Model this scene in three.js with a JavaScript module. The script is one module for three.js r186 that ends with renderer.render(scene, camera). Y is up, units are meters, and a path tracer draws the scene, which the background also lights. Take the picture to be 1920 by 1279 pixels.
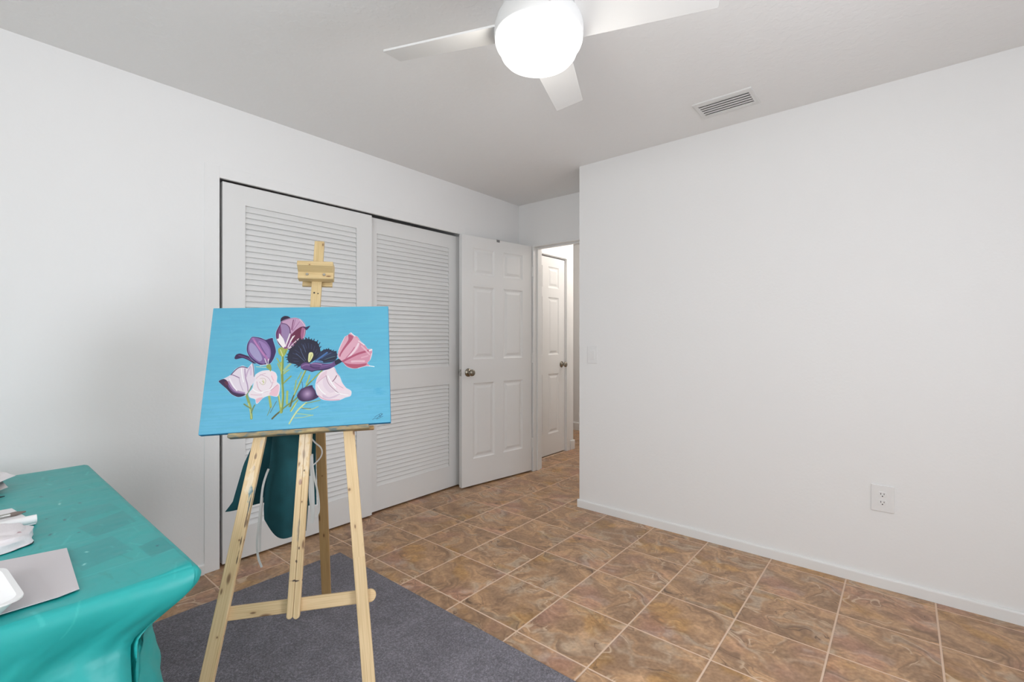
import * as THREE from 'three';
import { RoundedBoxGeometry } from 'three/addons/geometries/RoundedBoxGeometry.js';
import { mergeGeometries, mergeVertices } from 'three/addons/utils/BufferGeometryUtils.js';
import { ImprovedNoise } from 'three/addons/math/ImprovedNoise.js';
import { RectAreaLightUniformsLib } from 'three/addons/lights/RectAreaLightUniformsLib.js';

// ---------------------------------------------------------------- camera, sky, light, exposure
const scene = new THREE.Scene();
const camera = new THREE.PerspectiveCamera(2 * Math.atan(639.5 / 881) * 180 / Math.PI, 1920 / 1279, 0.02, 60);
const YAW = 39.87 * Math.PI / 180;
camera.position.set(0, 1.208, 0);
camera.lookAt(-Math.sin(YAW), 1.208, -Math.cos(YAW));
camera.setViewOffset(1920, 1279, 0, 5, 1920, 1279);          // horizon a little above the middle
const renderer = new THREE.WebGLRenderer({ antialias: true });
renderer.toneMapping = THREE.LinearToneMapping;
renderer.toneMappingExposure = 1.06;
renderer.shadowMap.enabled = true;
RectAreaLightUniformsLib.init();
scene.background = new THREE.Color().setRGB(0.85, 0.95, 1.1);
const DAY_SIDE = 8.2, DAY_BACK = 5.6;
// daylight entering at the window in the wall to the right (out of frame)
const WIN = { x: 1.05, z0: -2.05, z1: -0.85, y0: 0.8, y1: 1.95 };
const daylight = new THREE.RectAreaLight(new THREE.Color().setRGB(0.94, 0.98, 1.05), DAY_SIDE, WIN.z1 - WIN.z0 - 0.1, WIN.y1 - WIN.y0 - 0.1);
daylight.name = 'window_daylight';
daylight.position.set(WIN.x + 0.135, (WIN.y0 + WIN.y1) / 2, (WIN.z0 + WIN.z1) / 2);
daylight.lookAt(-3, (WIN.y0 + WIN.y1) / 2, (WIN.z0 + WIN.z1) / 2);
scene.add(daylight);
// fill light at an added, unseen window in the wall behind the camera
const WIN2 = { z: 1.55, x0: -0.95, x1: 0.85, y0: 0.75, y1: 2.05 };
const daylight2 = new THREE.RectAreaLight(new THREE.Color().setRGB(0.97, 0.98, 1.0), DAY_BACK, WIN2.x1 - WIN2.x0 - 0.1, WIN2.y1 - WIN2.y0 - 0.1);
daylight2.name = 'added_back_fill';
daylight2.position.set((WIN2.x0 + WIN2.x1) / 2, (WIN2.y0 + WIN2.y1) / 2, WIN2.z + 0.05);
daylight2.lookAt((WIN2.x0 + WIN2.x1) / 2, (WIN2.y0 + WIN2.y1) / 2, -3);
scene.add(daylight2);
const BLIND_TURN = 0.24, FAN_LIGHT = 0.45, HALL_LIGHT = 2.1;

// ---------------------------------------------------------------- helpers
let seedState = 12345;
const rnd = () => { seedState = (seedState * 1664525 + 1013904223) >>> 0; return seedState / 4294967296; };
const noise = new ImprovedNoise();
const fbm = (x, y, z, n = 4) => { let s = 0, a = 0.5; for (let i = 0; i < n; i++) { s += a * noise.noise(x, y, z); x *= 2.03; y *= 2.03; z += 7.1; a *= 0.5; } return s; };
const clamp = (x, a = 0, b = 1) => Math.min(b, Math.max(a, x));
const smooth = (a, b, x) => { const t = clamp((x - a) / (b - a)); return t * t * (3 - 2 * t); };
const lerp = (a, b, t) => a + (b - a) * t;
const used = {};
function numbered(name) { const n = used[name] ?? 0; used[name] = n + 1; return n ? name + '_' + String(n).padStart(3, '0') : name; }
function mesh(name, geo, mat, parent) { const m = new THREE.Mesh(geo, mat); m.name = name; (parent ?? scene).add(m); if (!parent) m.name = numbered(name); return m; }
function tag(o, label, category, group) { o.userData.label = label; o.userData.category = category; if (group) o.userData.group = group; return o; }
function struct(o, label, category) { o.userData.kind = 'structure'; if (label) o.userData.label = label; if (category) o.userData.category = category; return o; }
function thing(name, pos = [0, 0, 0], ry = 0) { const g = new THREE.Group(); g.name = numbered(name); g.position.set(...pos); g.rotation.y = ry; scene.add(g); return g; }
// uv in metres from position, by the dominant normal axis
function metric(geo, scale = 1, ou = 0, ov = 0) {
  const p = geo.attributes.position, n = geo.attributes.normal, uv = new Float32Array(p.count * 2);
  for (let i = 0; i < p.count; i++) {
    const ax = Math.abs(n.getX(i)), ay = Math.abs(n.getY(i)), az = Math.abs(n.getZ(i));
    let u, v;
    if (ax >= ay && ax >= az) { u = p.getZ(i); v = p.getY(i); } else if (ay >= az) { u = p.getX(i); v = p.getZ(i); } else { u = p.getX(i); v = p.getY(i); }
    uv[2 * i] = u * scale + ou; uv[2 * i + 1] = v * scale + ov;
  }
  geo.setAttribute('uv', new THREE.BufferAttribute(uv, 2));
  return geo;
}
const strip = (g) => { const h = g.index ? g.toNonIndexed() : g.clone(); for (const k of Object.keys(h.attributes)) if (!['position', 'normal', 'uv'].includes(k)) h.deleteAttribute(k); return h; };
const merge = (list) => mergeGeometries(list.map(strip));
function span(x0, x1, y0, y1, z0, z1) { const g = new THREE.BoxGeometry(x1 - x0, y1 - y0, z1 - z0); g.translate((x0 + x1) / 2, (y0 + y1) / 2, (z0 + z1) / 2); return metric(g); }
function rspan(x0, x1, y0, y1, z0, z1, r = 0.003, s = 2) { const g = new RoundedBoxGeometry(x1 - x0, y1 - y0, z1 - z0, s, r); g.translate((x0 + x1) / 2, (y0 + y1) / 2, (z0 + z1) / 2); return metric(g); }
function dataTex(w, h, f, srgb = true) {
  const d = new Uint8Array(w * h * 4);
  for (let y = 0; y < h; y++) for (let x = 0; x < w; x++) { const c = f(x / w, y / h, x, y), i = (y * w + x) * 4; d[i] = clamp(c[0], 0, 255); d[i + 1] = clamp(c[1], 0, 255); d[i + 2] = clamp(c[2], 0, 255); d[i + 3] = 255; }
  const t = new THREE.DataTexture(d, w, h); t.magFilter = THREE.LinearFilter; t.minFilter = THREE.LinearMipmapLinearFilter; t.wrapS = t.wrapT = THREE.RepeatWrapping;
  if (srgb) t.colorSpace = THREE.SRGBColorSpace; t.needsUpdate = true; return t;
}
const hash = (x, y) => { let h = Math.imul(x, 374761393) + Math.imul(y, 668265263); h = Math.imul(h ^ (h >>> 13), 1274126177); return ((h ^ (h >>> 16)) >>> 0) / 4294967296; };
const std = (o) => new THREE.MeshStandardMaterial(o);
const lin = (r, g, b) => new THREE.Color().setRGB(r, g, b);

// ---------------------------------------------------------------- materials
// periodic value noise for repeating textures
function pnoise(x, y, per) {
  const xi = Math.floor(x), yi = Math.floor(y), fx = x - xi, fy = y - yi, s = (t) => t * t * (3 - 2 * t), m = (a) => ((a % per) + per) % per;
  const a = hash(m(xi), m(yi)), b = hash(m(xi + 1), m(yi)), c = hash(m(xi), m(yi + 1)), d = hash(m(xi + 1), m(yi + 1));
  return lerp(lerp(a, b, s(fx)), lerp(c, d, s(fx)), s(fy));
}
const orangePeel = dataTex(256, 256, (u, v) => { const k = 255 * (0.6 * pnoise(u * 48, v * 48, 48) + 0.4 * pnoise(u * 100, v * 100, 100)); return [k, k, k]; }, false);
orangePeel.repeat.set(2.2, 2.2);
const knockdown = dataTex(256, 256, (u, v) => { const k = 255 * smooth(0.42, 0.6, 0.6 * pnoise(u * 26, v * 26, 26) + 0.4 * pnoise(u * 60, v * 60, 60)); return [k, k, k]; }, false);
knockdown.repeat.set(1.6, 1.6);
const wallPaint = std({ color: lin(0.88, 0.88, 0.875), roughness: 0.62, bumpMap: orangePeel, bumpScale: 0.0003 });
const ceilPaint = std({ color: lin(0.90, 0.90, 0.893), roughness: 0.9, bumpMap: knockdown, bumpScale: 0.0004 });
const trimPaint = std({ color: lin(0.86, 0.86, 0.85), roughness: 0.38 });
const doorPaint = std({ color: lin(0.84, 0.84, 0.83), roughness: 0.42 });
const louverPaint = std({ color: lin(0.82, 0.82, 0.81), roughness: 0.45 });
const plasticWhite = std({ color: lin(0.85, 0.85, 0.845), roughness: 0.3 });
const fanWhite = std({ color: lin(0.78, 0.78, 0.77), roughness: 0.4 });
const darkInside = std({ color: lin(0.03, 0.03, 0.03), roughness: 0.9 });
const knobMetal = std({ color: lin(0.30, 0.27, 0.22), roughness: 0.25, metalness: 1 });
const steel = std({ color: lin(0.5, 0.5, 0.48), roughness: 0.35, metalness: 1 });
const groutMat = std({ color: new THREE.Color('#e2c6ae'), roughness: 0.85 });

// marbled brown ceramic: one sheet that holds 4 x 4 different tiles
const TV = 4, TILEPX = 384;
const marble = dataTex(TV * TILEPX, TV * TILEPX, (u, v) => {
  const cx = Math.floor(u * TV), cy = Math.floor(v * TV), id = cy * TV + cx;
  const x = u * TV - cx, y = v * TV - cy, o = id * 13.7;
  const wx = fbm(x * 1.7 + o, y * 1.7, 1.3, 3), wy = fbm(x * 1.7 + o, y * 1.7, 9.3, 3);
  const a = x * 1.9 + 2.2 * wx, b = y * 3.0 + 2.2 * wy;
  const big = fbm(a + o, b, 3.1, 4), mid = fbm(a * 3 + o, b * 3.4, 5.5, 3), fine = fbm(x * 26 + o, y * 26, 2.2, 2);
  const grit = hash(Math.floor(u * 1536), Math.floor(v * 1536)) - 0.5;
  // base: brown between ochre, umber and rose grey
  const ochre = smooth(-0.3, 0.4, big + 0.3 * mid), grey = smooth(0.05, 0.36, fbm(a * 0.9 + o + 40, b * 0.9, 8.8, 3));
  let r = lerp(162, 200, ochre), g = lerp(128, 158, ochre), bl = lerp(98, 118, ochre);
  r = lerp(r, 192, grey * 0.7); g = lerp(g, 172, grey * 0.7); bl = lerp(bl, 150, grey * 0.7);
  const rose = smooth(0.05, 0.4, fbm(x * 1.3 + o + 90, y * 1.3, 4.4, 2)); r += rose * 2; g -= rose * 4; bl += rose * 5;
  const gold = smooth(0.12, 0.36, fbm(x * 1.6 + o + 140, y * 1.6, 3.7, 3)); g -= gold * 5; bl -= gold * 20;
  const k = 26 * mid + 30 * fine + grit * 10; r += k * 1.05; g += k; bl += k * 0.9;
  // dark hair veins and cream veins along the folds of the pattern
  const dv = Math.abs(fbm(a * 0.9 + o + 20, b * 0.9, 6.6, 3)), d1 = smooth(0.012, 0.0, dv) * smooth(0.0, 0.22, fbm(x * 2.4 + o + 33, y * 2.4, 7.7, 2)) * 0.8;
  const umber = smooth(0.09, 0.0, dv) * smooth(-0.05, 0.2, fbm(x * 2 + o + 55, y * 2, 5.7, 2)) * 0.5;
  r = lerp(r, 116, umber); g = lerp(g, 88, umber); bl = lerp(bl, 66, umber);
  r = lerp(r, 96, d1); g = lerp(g, 70, d1); bl = lerp(bl, 52, d1);
  const cv = Math.abs(fbm(a * 0.7 + o + 60, b * 0.7, 2.6, 3)), c1 = smooth(0.032, 0.006, cv) * smooth(0.02, 0.22, fbm(x * 2.2 + o + 70, y * 2.2, 1.1, 2)) * 0.75;
  r = lerp(r, 222, c1); g = lerp(g, 198, c1); bl = lerp(bl, 170, c1);
  return [r, g, bl];
});
const tileMat = std({ map: marble, roughness: 0.36 });

const pineTex = (marks = []) => dataTex(256, 1024, (u, v) => {
  const g1 = fbm(u * 9, v * 1.2, 1.7, 3), grain = 0.5 + 0.5 * Math.sin((u * 11 + g1 * 7) * 6.28), fine = fbm(u * 70, v * 7, 3.3, 2);
  let r = 221, g = 194, b = 151; const k = -20 * grain * (0.5 + g1) + 18 * fine;
  r += k; g += k * 1.15; b += k * 1.3;
  for (let i = 0; i < 16; i++) {                                        // knots and short dark flecks
    const ku = hash(i, 3), kv = hash(i, 9), dx = (u - ku) * 0.14, dy = (v - kv) * 1.2, rr = 0.0025 + 0.004 * hash(i, 5), q = Math.hypot(dx, dy * (i % 3 ? 0.35 : 0.9)) / rr;
    const s = smooth(1.2, 0.3, q) * 0.75; r = lerp(r, 92, s); g = lerp(g, 62, s); b = lerp(b, 42, s);
    const halo = smooth(3, 1, q) * 0.18; r = lerp(r, 180, halo); g = lerp(g, 140, halo); b = lerp(b, 100, halo);
  }
  for (const [y, x, h, w, cr, cg, cb, al] of marks) {                    // smears of paint and scorch marks: place along and across the board in metres
    const n = 0.9 * fbm(u * 14, v * 60, 8.8, 3), q = Math.hypot((v * 1.2 - y) / h, (u * 0.14 - x) / w) + n, s = smooth(1, 0.45, q) * al; r = lerp(r, cr, s); g = lerp(g, cg, s); b = lerp(b, cb, s);
  }
  return [r, g, b];
});
const pine = pineTex();
const pineMat = std({ map: pine, roughness: 0.55 });
const stainedLeg = std({ roughness: 0.58, map: pineTex([[0.745, 0.078, 0.03, 0.007, 96, 128, 140, 0.9], [0.715, 0.084, 0.045, 0.003, 70, 84, 92, 0.8], [0.66, 0.084, 0.03, 0.003, 92, 70, 52, 0.7], [0.60, 0.082, 0.02, 0.002, 70, 52, 40, 0.8], [0.55, 0.083, 0.022, 0.002, 64, 48, 36, 0.8], [0.86, 0.07, 0.012, 0.005, 120, 96, 78, 0.7], [0.82, 0.074, 0.01, 0.004, 130, 100, 90, 0.5], [0.90, 0.08, 0.02, 0.006, 206, 190, 170, 0.8], [0.78, 0.07, 0.06, 0.012, 236, 224, 204, 0.6]]) });
const mastWood = std({ roughness: 0.58, map: pineTex([[0.105, 0.07, 0.003, 0.014, 60, 44, 40, 0.95], [0.40, 0.066, 0.012, 0.005, 150, 110, 100, 0.7], [0.44, 0.075, 0.005, 0.003, 40, 32, 30, 0.9], [0.20, 0.075, 0.006, 0.003, 70, 50, 40, 0.8], [0.16, 0.07, 0.005, 0.003, 70, 50, 40, 0.8], [0.25, 0.07, 0.06, 0.004, 150, 140, 130, 0.5], [0.5, 0.07, 0.1, 0.02, 238, 228, 212, 0.5]]) });
const yellowPine = std({ map: pine, color: lin(0.90, 0.93, 0.86), roughness: 0.5 });
const stainedPine = std({ roughness: 0.7, map: dataTex(512, 64, (u, v) => {   // paint-smeared ledge
  const n = fbm(u * 9, v * 2, 4.1, 4), m = fbm(u * 22 + 5, v * 4, 8.1, 3), blue = smooth(-0.05, 0.25, n + 0.3 * m), pale = smooth(0.1, 0.3, fbm(u * 6 + 30, v * 2, 1.1, 3));
  let c = [158, 140, 106]; const to = (a, t) => { c = c.map((x, i) => lerp(x, a[i], t)); };
  to([92, 112, 118], blue * 0.85); to([196, 176, 126], pale * 0.7); const k = 24 * m; return c.map((x) => x + k);
}) });
const shadedPine = std({ map: pine, color: lin(0.68, 0.57, 0.42), roughness: 0.5 });      // same pine, with the shade on the rear leg put into its colour

const carpetTex = dataTex(1024, 1024, (u, v, x, y) => {
  const s = 0.55 * hash(x >> 1, y >> 1) + 0.45 * hash(x + 77, y + 5), c = pnoise(u * 150, v * 150, 150), m = pnoise(u * 14, v * 14, 14);
  const k = 84 + 92 * s * (0.45 + 0.7 * c) + 12 * (m - 0.5); return [k * 1.0, k * 0.975, k * 1.03];
});
const carpetBump = dataTex(512, 512, (u, v, x, y) => { const k = 255 * (0.5 * hash(x, y) + 0.5 * pnoise(u * 150, v * 150, 150)); return [k, k, k]; }, false);
for (const t of [carpetTex, carpetBump]) t.repeat.set(1.3, 1.3);
const carpetMat = std({ map: carpetTex, bumpMap: carpetBump, bumpScale: 0.003, roughness: 1 });

// ---------------------------------------------------------------- the room
const RX0 = -2.755, RX1 = WIN.x, RZ0 = -2.898, RZ1 = WIN2.z, H = 2.44, ALX = -1.79, DZ = -3.40, T = 0.12, TW = 0.2;
// floor: grout bed with every tile a piece of its own
const floor = new THREE.Group(); floor.name = 'floor'; scene.add(floor); struct(floor, 'brown marbled ceramic tile floor with pale grout', 'floor');
mesh('grout_bed', span(-4.2, RX1 + TW, -0.1, -0.0015, -5.42, RZ1 + T), groutMat, floor);
{
  const PX = 0.3345, PZ = 0.3328, GX = 0.0068, LX = -1.229, LZ = -1.8335;
  const cache = {};
  function tileGeo(w, d, variant) {
    const key = [w.toFixed(3), d.toFixed(3), variant].join();
    if (cache[key]) return cache[key];
    const b = 0.0022, hw = w / 2, hd = d / 2, y1 = 0, y0 = -0.004, ring = (e, y) => [[-hw + e, y, -hd + e], [hw - e, y, -hd + e], [hw - e, y, hd - e], [-hw + e, y, hd - e]];
    const r0 = ring(0, y0), r1 = ring(0, y1 - 0.0012), r2 = ring(b, y1), pos = [], uv = [];
    const vx = variant % TV, vy = (variant / TV) | 0, m = 0.02;
    const UV = (p) => [(vx + m + (1 - 2 * m) * clamp(p[0] / PX + 0.5)) / TV, (vy + m + (1 - 2 * m) * clamp(p[2] / PZ + 0.5)) / TV];
    const quad = (a, c, d2, e) => { for (const p of [a, c, d2, a, d2, e]) { pos.push(...p); uv.push(...UV(p)); } };
    quad(r2[0], r2[3], r2[2], r2[1]);
    for (let i = 0; i < 4; i++) { const j = (i + 1) % 4; quad(r1[i], r2[i], r2[j], r1[j]); quad(r0[i], r1[i], r1[j], r0[j]); }
    const g = new THREE.BufferGeometry(); g.setAttribute('position', new THREE.Float32BufferAttribute(pos, 3)); g.setAttribute('uv', new THREE.Float32BufferAttribute(uv, 2)); g.computeVertexNormals();
    return (cache[key] = g);
  }
  const areas = [[-2.90, RX1, RZ0, RZ1], [RX0, ALX, DZ, RZ0], [-2.785, -1.6, -4.38, DZ], [-4.0, -1.6, -5.3, -4.38]];
  for (const [x0, x1, z0, z1] of areas)
    for (let i = Math.floor((x0 - LX) / PX); i < (x1 - LX) / PX; i++) for (let j = Math.floor((z0 - LZ) / PZ); j < (z1 - LZ) / PZ; j++) {
      const a = Math.max(x0, LX + i * PX + GX / 2), b = Math.min(x1, LX + (i + 1) * PX - GX / 2), c = Math.max(z0, LZ + j * PZ + GX / 2), d = Math.min(z1, LZ + (j + 1) * PZ - GX / 2);
      if (b - a < 0.012 || d - c < 0.012) continue;
      const full = b - a > PX - GX - 0.001 && d - c > PZ - GX - 0.001;
      const m = mesh('tile', full ? tileGeo(PX - GX, PX - GX - 0.0017, Math.floor(rnd() * 16)) : tileGeo(b - a, d - c, Math.floor(rnd() * 16)), tileMat, floor);
      m.position.set((a + b) / 2, 0, (c + d) / 2);
      if (full) m.rotation.y = rnd() < 0.5 ? 0 : Math.PI;
    }
}
const VENT = { x0: -0.862, x1: -0.575, z0: -2.71, z1: -2.512 }, VH = { x0: VENT.x0 + 0.022, x1: VENT.x1 - 0.022, z0: VENT.z0 + 0.03, z1: VENT.z1 - 0.03 };   // air vent and the duct opening above it
struct(mesh('ceiling', merge([span(-4.2, VH.x0, H, H + 0.12, -5.42, RZ1 + T), span(VH.x1, RX1 + TW, H, H + 0.12, -5.42, RZ1 + T), span(VH.x0, VH.x1, H, H + 0.12, -5.42, VH.z0), span(VH.x0, VH.x1, H, H + 0.12, VH.z1, RZ1 + T)]), ceilPaint), 'light grey textured ceiling');
// closet wall with its opening
const CZ0 = -0.907, CZ1 = -2.69, CH = 2.05, CX = RX0 - 0.115;
struct(mesh('wall_left', merge([span(CX, RX0, 0, H, CZ0, RZ1 + T), span(RX0 - 0.014, RX0, CH, H, CZ1, CZ0), span(CX, RX0 - 0.014, 2.13, H, CZ1, CZ0), span(CX, RX0, 0, H, DZ - T, CZ1)]), wallPaint), 'white wall around the closet');
struct(mesh('wall_closet', merge([span(-3.6, -3.48, 0, H, -2.82, -0.78), span(-3.48, CX, 0, H, -2.82, -2.72), span(-3.48, CX, 0, H, -0.88, -0.78)]), wallPaint), 'inner walls of the closet');
struct(mesh('wall_right', span(ALX, RX1 + T, 0, H, RZ0 - T, RZ0), wallPaint), 'plain white wall with outlet and light switch');
struct(mesh('wall_alcove', span(ALX, ALX + T, 0, H, DZ - T, RZ0 - T), wallPaint), 'short side wall of the entry alcove');
const OX0 = -2.60, OX1 = -1.84, OH = 2.055;
struct(mesh('wall_door', merge([span(RX0, OX0, 0, H, DZ - T, DZ), span(OX1, ALX, 0, H, DZ - T, DZ), span(OX0, OX1, OH, H, DZ - T, DZ)]), wallPaint), 'white wall above and beside the doorway');
struct(mesh('wall_back', merge([span(CX, WIN2.x0, 0, H, RZ1, RZ1 + T), span(WIN2.x1, RX1 + TW, 0, H, RZ1, RZ1 + T), span(WIN2.x0, WIN2.x1, 0, WIN2.y0, RZ1, RZ1 + T), span(WIN2.x0, WIN2.x1, WIN2.y1, H, RZ1, RZ1 + T)]), wallPaint), 'white wall at the back of the room');
struct(mesh('wall_window', merge([span(RX1, RX1 + TW, 0, H, RZ0, WIN.z0), span(RX1, RX1 + TW, 0, H, WIN.z1, RZ1), span(RX1, RX1 + TW, 0, WIN.y0, WIN.z0, WIN.z1), span(RX1, RX1 + TW, WIN.y1, H, WIN.z0, WIN.z1)]), wallPaint), 'white wall that holds the window');
// hall beyond the doorway
const HX = -2.785, HZ = -4.38, HD0 = -3.53, HD1 = -4.238;
struct(mesh('wall_hall_left', merge([span(HX - 0.11, HX, 0, H, HZ, HD1), span(HX - 0.11, HX, 2.05, H, HD1, HD0), span(HX - 0.11, HX, 0, H, HD0, DZ - T), span(-2.98, HX - 0.11, 0, H, HZ, DZ - T), span(-4.12, -2.98, 0, H, HZ, HZ + T)]), wallPaint), 'white hall wall with closed panel door');
struct(mesh('wall_hall_far', merge([span(-4.12, -1.48, 0, H, -5.42, -5.3), span(-4.12, -4.0, 0, H, -5.3, HZ)]), wallPaint), 'far wall of the hall');
struct(mesh('wall_hall_right', merge([span(-1.6, -1.48, 0, H, -5.3, DZ - T), span(ALX + T, -1.48, 0, H, DZ - T, DZ - T + 0.1)]), wallPaint), 'right wall of the hall');

// baseboards: rounded top edge
function baseboard(name, x0, z0, x1, z1, nx, nz, h = 0.055, t = 0.012) {
  const L = Math.hypot(x1 - x0, z1 - z0), s = new THREE.Shape(); s.moveTo(0, 0); s.lineTo(t, 0); s.lineTo(t, h - 0.012); s.quadraticCurveTo(t, h, t * 0.3, h); s.lineTo(0, h); s.closePath();
  const g = new THREE.ExtrudeGeometry(s, { depth: L, bevelEnabled: false, curveSegments: 6 });
  const X = new THREE.Vector3(nx, 0, nz), Z = new THREE.Vector3(x1 - x0, 0, z1 - z0).normalize();
  const flip = new THREE.Vector3().crossVectors(X, new THREE.Vector3(0, 1, 0)).dot(Z) < 0;
  const p0 = flip ? [x1, z1] : [x0, z0]; if (flip) Z.negate();
  g.applyMatrix4(new THREE.Matrix4().makeBasis(X, new THREE.Vector3(0, 1, 0), Z).setPosition(p0[0], 0, p0[1]));
  return struct(mesh(name, metric(g), trimPaint));
}
baseboard('baseboard_right', ALX - 0.012, RZ0, RX1, RZ0, 0, 1).userData.label = 'low white baseboard under the plain wall';
baseboard('baseboard_alcove', ALX, DZ, ALX, RZ0, -1, 0);
baseboard('baseboard_back', RX0, RZ1, RX1, RZ1, 0, -1);
baseboard('baseboard_window', RX1, RZ0, RX1, RZ1, -1, 0);
baseboard('baseboard_left', RX0, RZ1, RX0, -0.835, 1, 0);
baseboard('baseboard_hall_end', HX, HZ - 0.012, HX, -4.31, 1, 0, 0.10, 0.014).userData.label = 'end of the white baseboard in the hall';
baseboard('baseboard_hall_far', -4.0, -5.3, -1.6, -5.3, 0, 1, 0.10, 0.014);

// closet casing, door frame, hall casing
struct(mesh('trim_1', merge([rspan(RX0 - 0.002, RX0 + 0.004, 0, 2.112, CZ0, CZ0 + 0.07, 0.0015), rspan(RX0 - 0.002, RX0 + 0.004, CH, 2.112, CZ1, CZ0, 0.0015), rspan(RX0 - 0.002, RX0 + 0.004, 0, 2.112, CZ1 - 0.06, CZ1, 0.0015)]), wallPaint), 'flat white casing round the closet opening');
{
  const door = new THREE.Group(); door.name = 'trim_2'; scene.add(door); struct(door, 'white frame of the doorway to the hall');
  mesh('jamb', rspan(OX0, OX0 + 0.018, 0, OH, DZ - T - 0.004, DZ + 0.006, 0.002), trimPaint, door);
  mesh('jamb', rspan(OX1 - 0.018, OX1, 0, OH, DZ - T - 0.004, DZ + 0.006, 0.002), trimPaint, door);
  mesh('head', rspan(OX0 + 0.018, OX1 - 0.018, OH - 0.018, OH, DZ - T - 0.004, DZ + 0.006, 0.002), trimPaint, door);
  mesh('door_stop', merge([rspan(OX0 + 0.018, OX0 + 0.03, 0, OH - 0.018, DZ - 0.08, DZ - 0.045, 0.002), rspan(OX1 - 0.03, OX1 - 0.018, 0, OH - 0.018, DZ - 0.08, DZ - 0.045, 0.002), rspan(OX0 + 0.03, OX1 - 0.03, OH - 0.03, OH - 0.018, DZ - 0.08, DZ - 0.045, 0.002)]), trimPaint, door);
}
struct(mesh('trim_3', merge([rspan(HX, HX + 0.012, 0, 2.12, HD1 - 0.06, HD1, 0.003), rspan(HX, HX + 0.012, 2.055, 2.12, HD1, HD0, 0.003)]), trimPaint), 'white casing of the hall door');

// window (out of frame, lights the room)
{
  const w = new THREE.Group(); w.name = 'window_1'; scene.add(w); struct(w, 'white framed window that lights the room');
  const fx0 = RX1 + 0.145, fx1 = RX1 + 0.195, f = 0.05, { z0, z1, y0, y1 } = WIN;
  mesh('window_frame', merge([span(fx0, fx1, y0, y0 + f, z0, z1), span(fx0, fx1, y1 - f, y1, z0, z1), span(fx0, fx1, y0 + f, y1 - f, z0, z0 + f), span(fx0, fx1, y0 + f, y1 - f, z1 - f, z1)]), trimPaint, w);
  mesh('pane', span(fx0 + 0.022, fx0 + 0.026, y0 + f, y1 - f, z0 + f, z1 - f), new THREE.MeshPhysicalMaterial({ color: 0xffffff, transmission: 1, thickness: 0, roughness: 0, ior: 1.5 }), w);
  mesh('window_sill', rspan(RX1 - 0.03, RX1 + 0.002, y0 - 0.02, y0, z0 - 0.03, z1 + 0.03, 0.004), trimPaint, w);
}

{  // added window behind the camera, unseen, goes with the fill light
  const w = new THREE.Group(); w.name = 'added_window_2'; scene.add(w); struct(w, 'added unseen window in the back wall for fill light');
  const fz0 = RZ1 + 0.065, fz1 = RZ1 + 0.115, f = 0.05, { x0, x1, y0, y1 } = WIN2;
  mesh('window_frame', merge([span(x0, x1, y0, y0 + f, fz0, fz1), span(x0, x1, y1 - f, y1, fz0, fz1), span(x0, x0 + f, y0 + f, y1 - f, fz0, fz1), span(x1 - f, x1, y0 + f, y1 - f, fz0, fz1)]), trimPaint, w);
  mesh('pane', span(x0 + f, x1 - f, y0 + f, y1 - f, fz0 + 0.022, fz0 + 0.026), new THREE.MeshPhysicalMaterial({ color: 0xffffff, transmission: 1, thickness: 0, roughness: 0, ior: 1.5 }), w);
  mesh('window_sill', rspan(x0 - 0.03, x1 + 0.03, y0 - 0.02, y0, RZ1 - 0.03, RZ1 + 0.06, 0.004), trimPaint, w);
}
// added unseen blind that steers daylight straight in, off the walls beside the window
{
  const { z0, z1, y0, y1 } = WIN, b = tag(thing('added_blind', [RX1 + 0.065, y0, (z0 + z1) / 2]), 'added unseen vertical blind that steers the window light', 'blind');
  const hz = (z1 - z0) / 2, hh = y1 - y0;
  mesh('head_rail', rspan(-0.02, 0.02, hh - 0.04, hh - 0.002, -hz + 0.005, hz - 0.005, 0.004), plasticWhite, b);
  const g = rspan(-0.0445, 0.0445, 0.03, hh - 0.045, -0.0008, 0.0008, 0.0004, 1);
  for (let i = 0; i < 16; i++) { const v = mesh('slat', g, plasticWhite, b); v.position.z = -hz + 0.045 + i * (2 * hz - 0.09) / 15; v.rotation.y = BLIND_TURN; }
}

// ---------------------------------------------------------------- doors
// louvered sliding closet doors; local x along the door, front face at z = 0 looking +z
function louverDoor(name, label, w, pos) {
  const d = new THREE.Group(); d.name = name; scene.add(d); struct(d, label); d.position.set(...pos); d.rotation.y = Math.PI / 2;
  const y0 = 0, y1 = 2.027, st = 0.113, t = 0.03;
  for (const [a, b] of [[0, st], [w - st, w]]) mesh('stile', rspan(a, b, y0, y1, -t, 0, 0.0008), louverPaint, d);
  for (const [a, b] of [[y0, 0.17], [0.828, 0.972], [1.922, y1]]) mesh('rail', rspan(st - 0.0008, w - st + 0.0008, a, b, -t, 0, 0.0008), louverPaint, d);
  const pitch = 0.0302, g = metric(new RoundedBoxGeometry(w - 2 * st - 0.001, 0.038, 0.007, 2, 0.0025));
  for (const [a, b] of [[0.17, 0.828], [0.972, 1.922]]) {
    const n = Math.round((b - a) / pitch), p = (b - a) / n;
    for (let i = 0; i < n; i++) {
      const s = mesh('slat', g, louverPaint, d); s.position.set(w / 2, a + (i + 0.5) * p, -0.0135);
      s.rotation.x = -0.36 - (rnd() < 0.12 ? 0.1 : 0.025 * rnd());
    }
  }
  return d;
}
louverDoor('door_1', 'white louvered sliding closet door behind the easel', 0.908, [RX0 - 0.012, 0.012, -0.925]);
louverDoor('door_2', 'white louvered sliding closet door next to the open panel door', 0.9, [RX0 - 0.05, 0.012, -1.785]);
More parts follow.
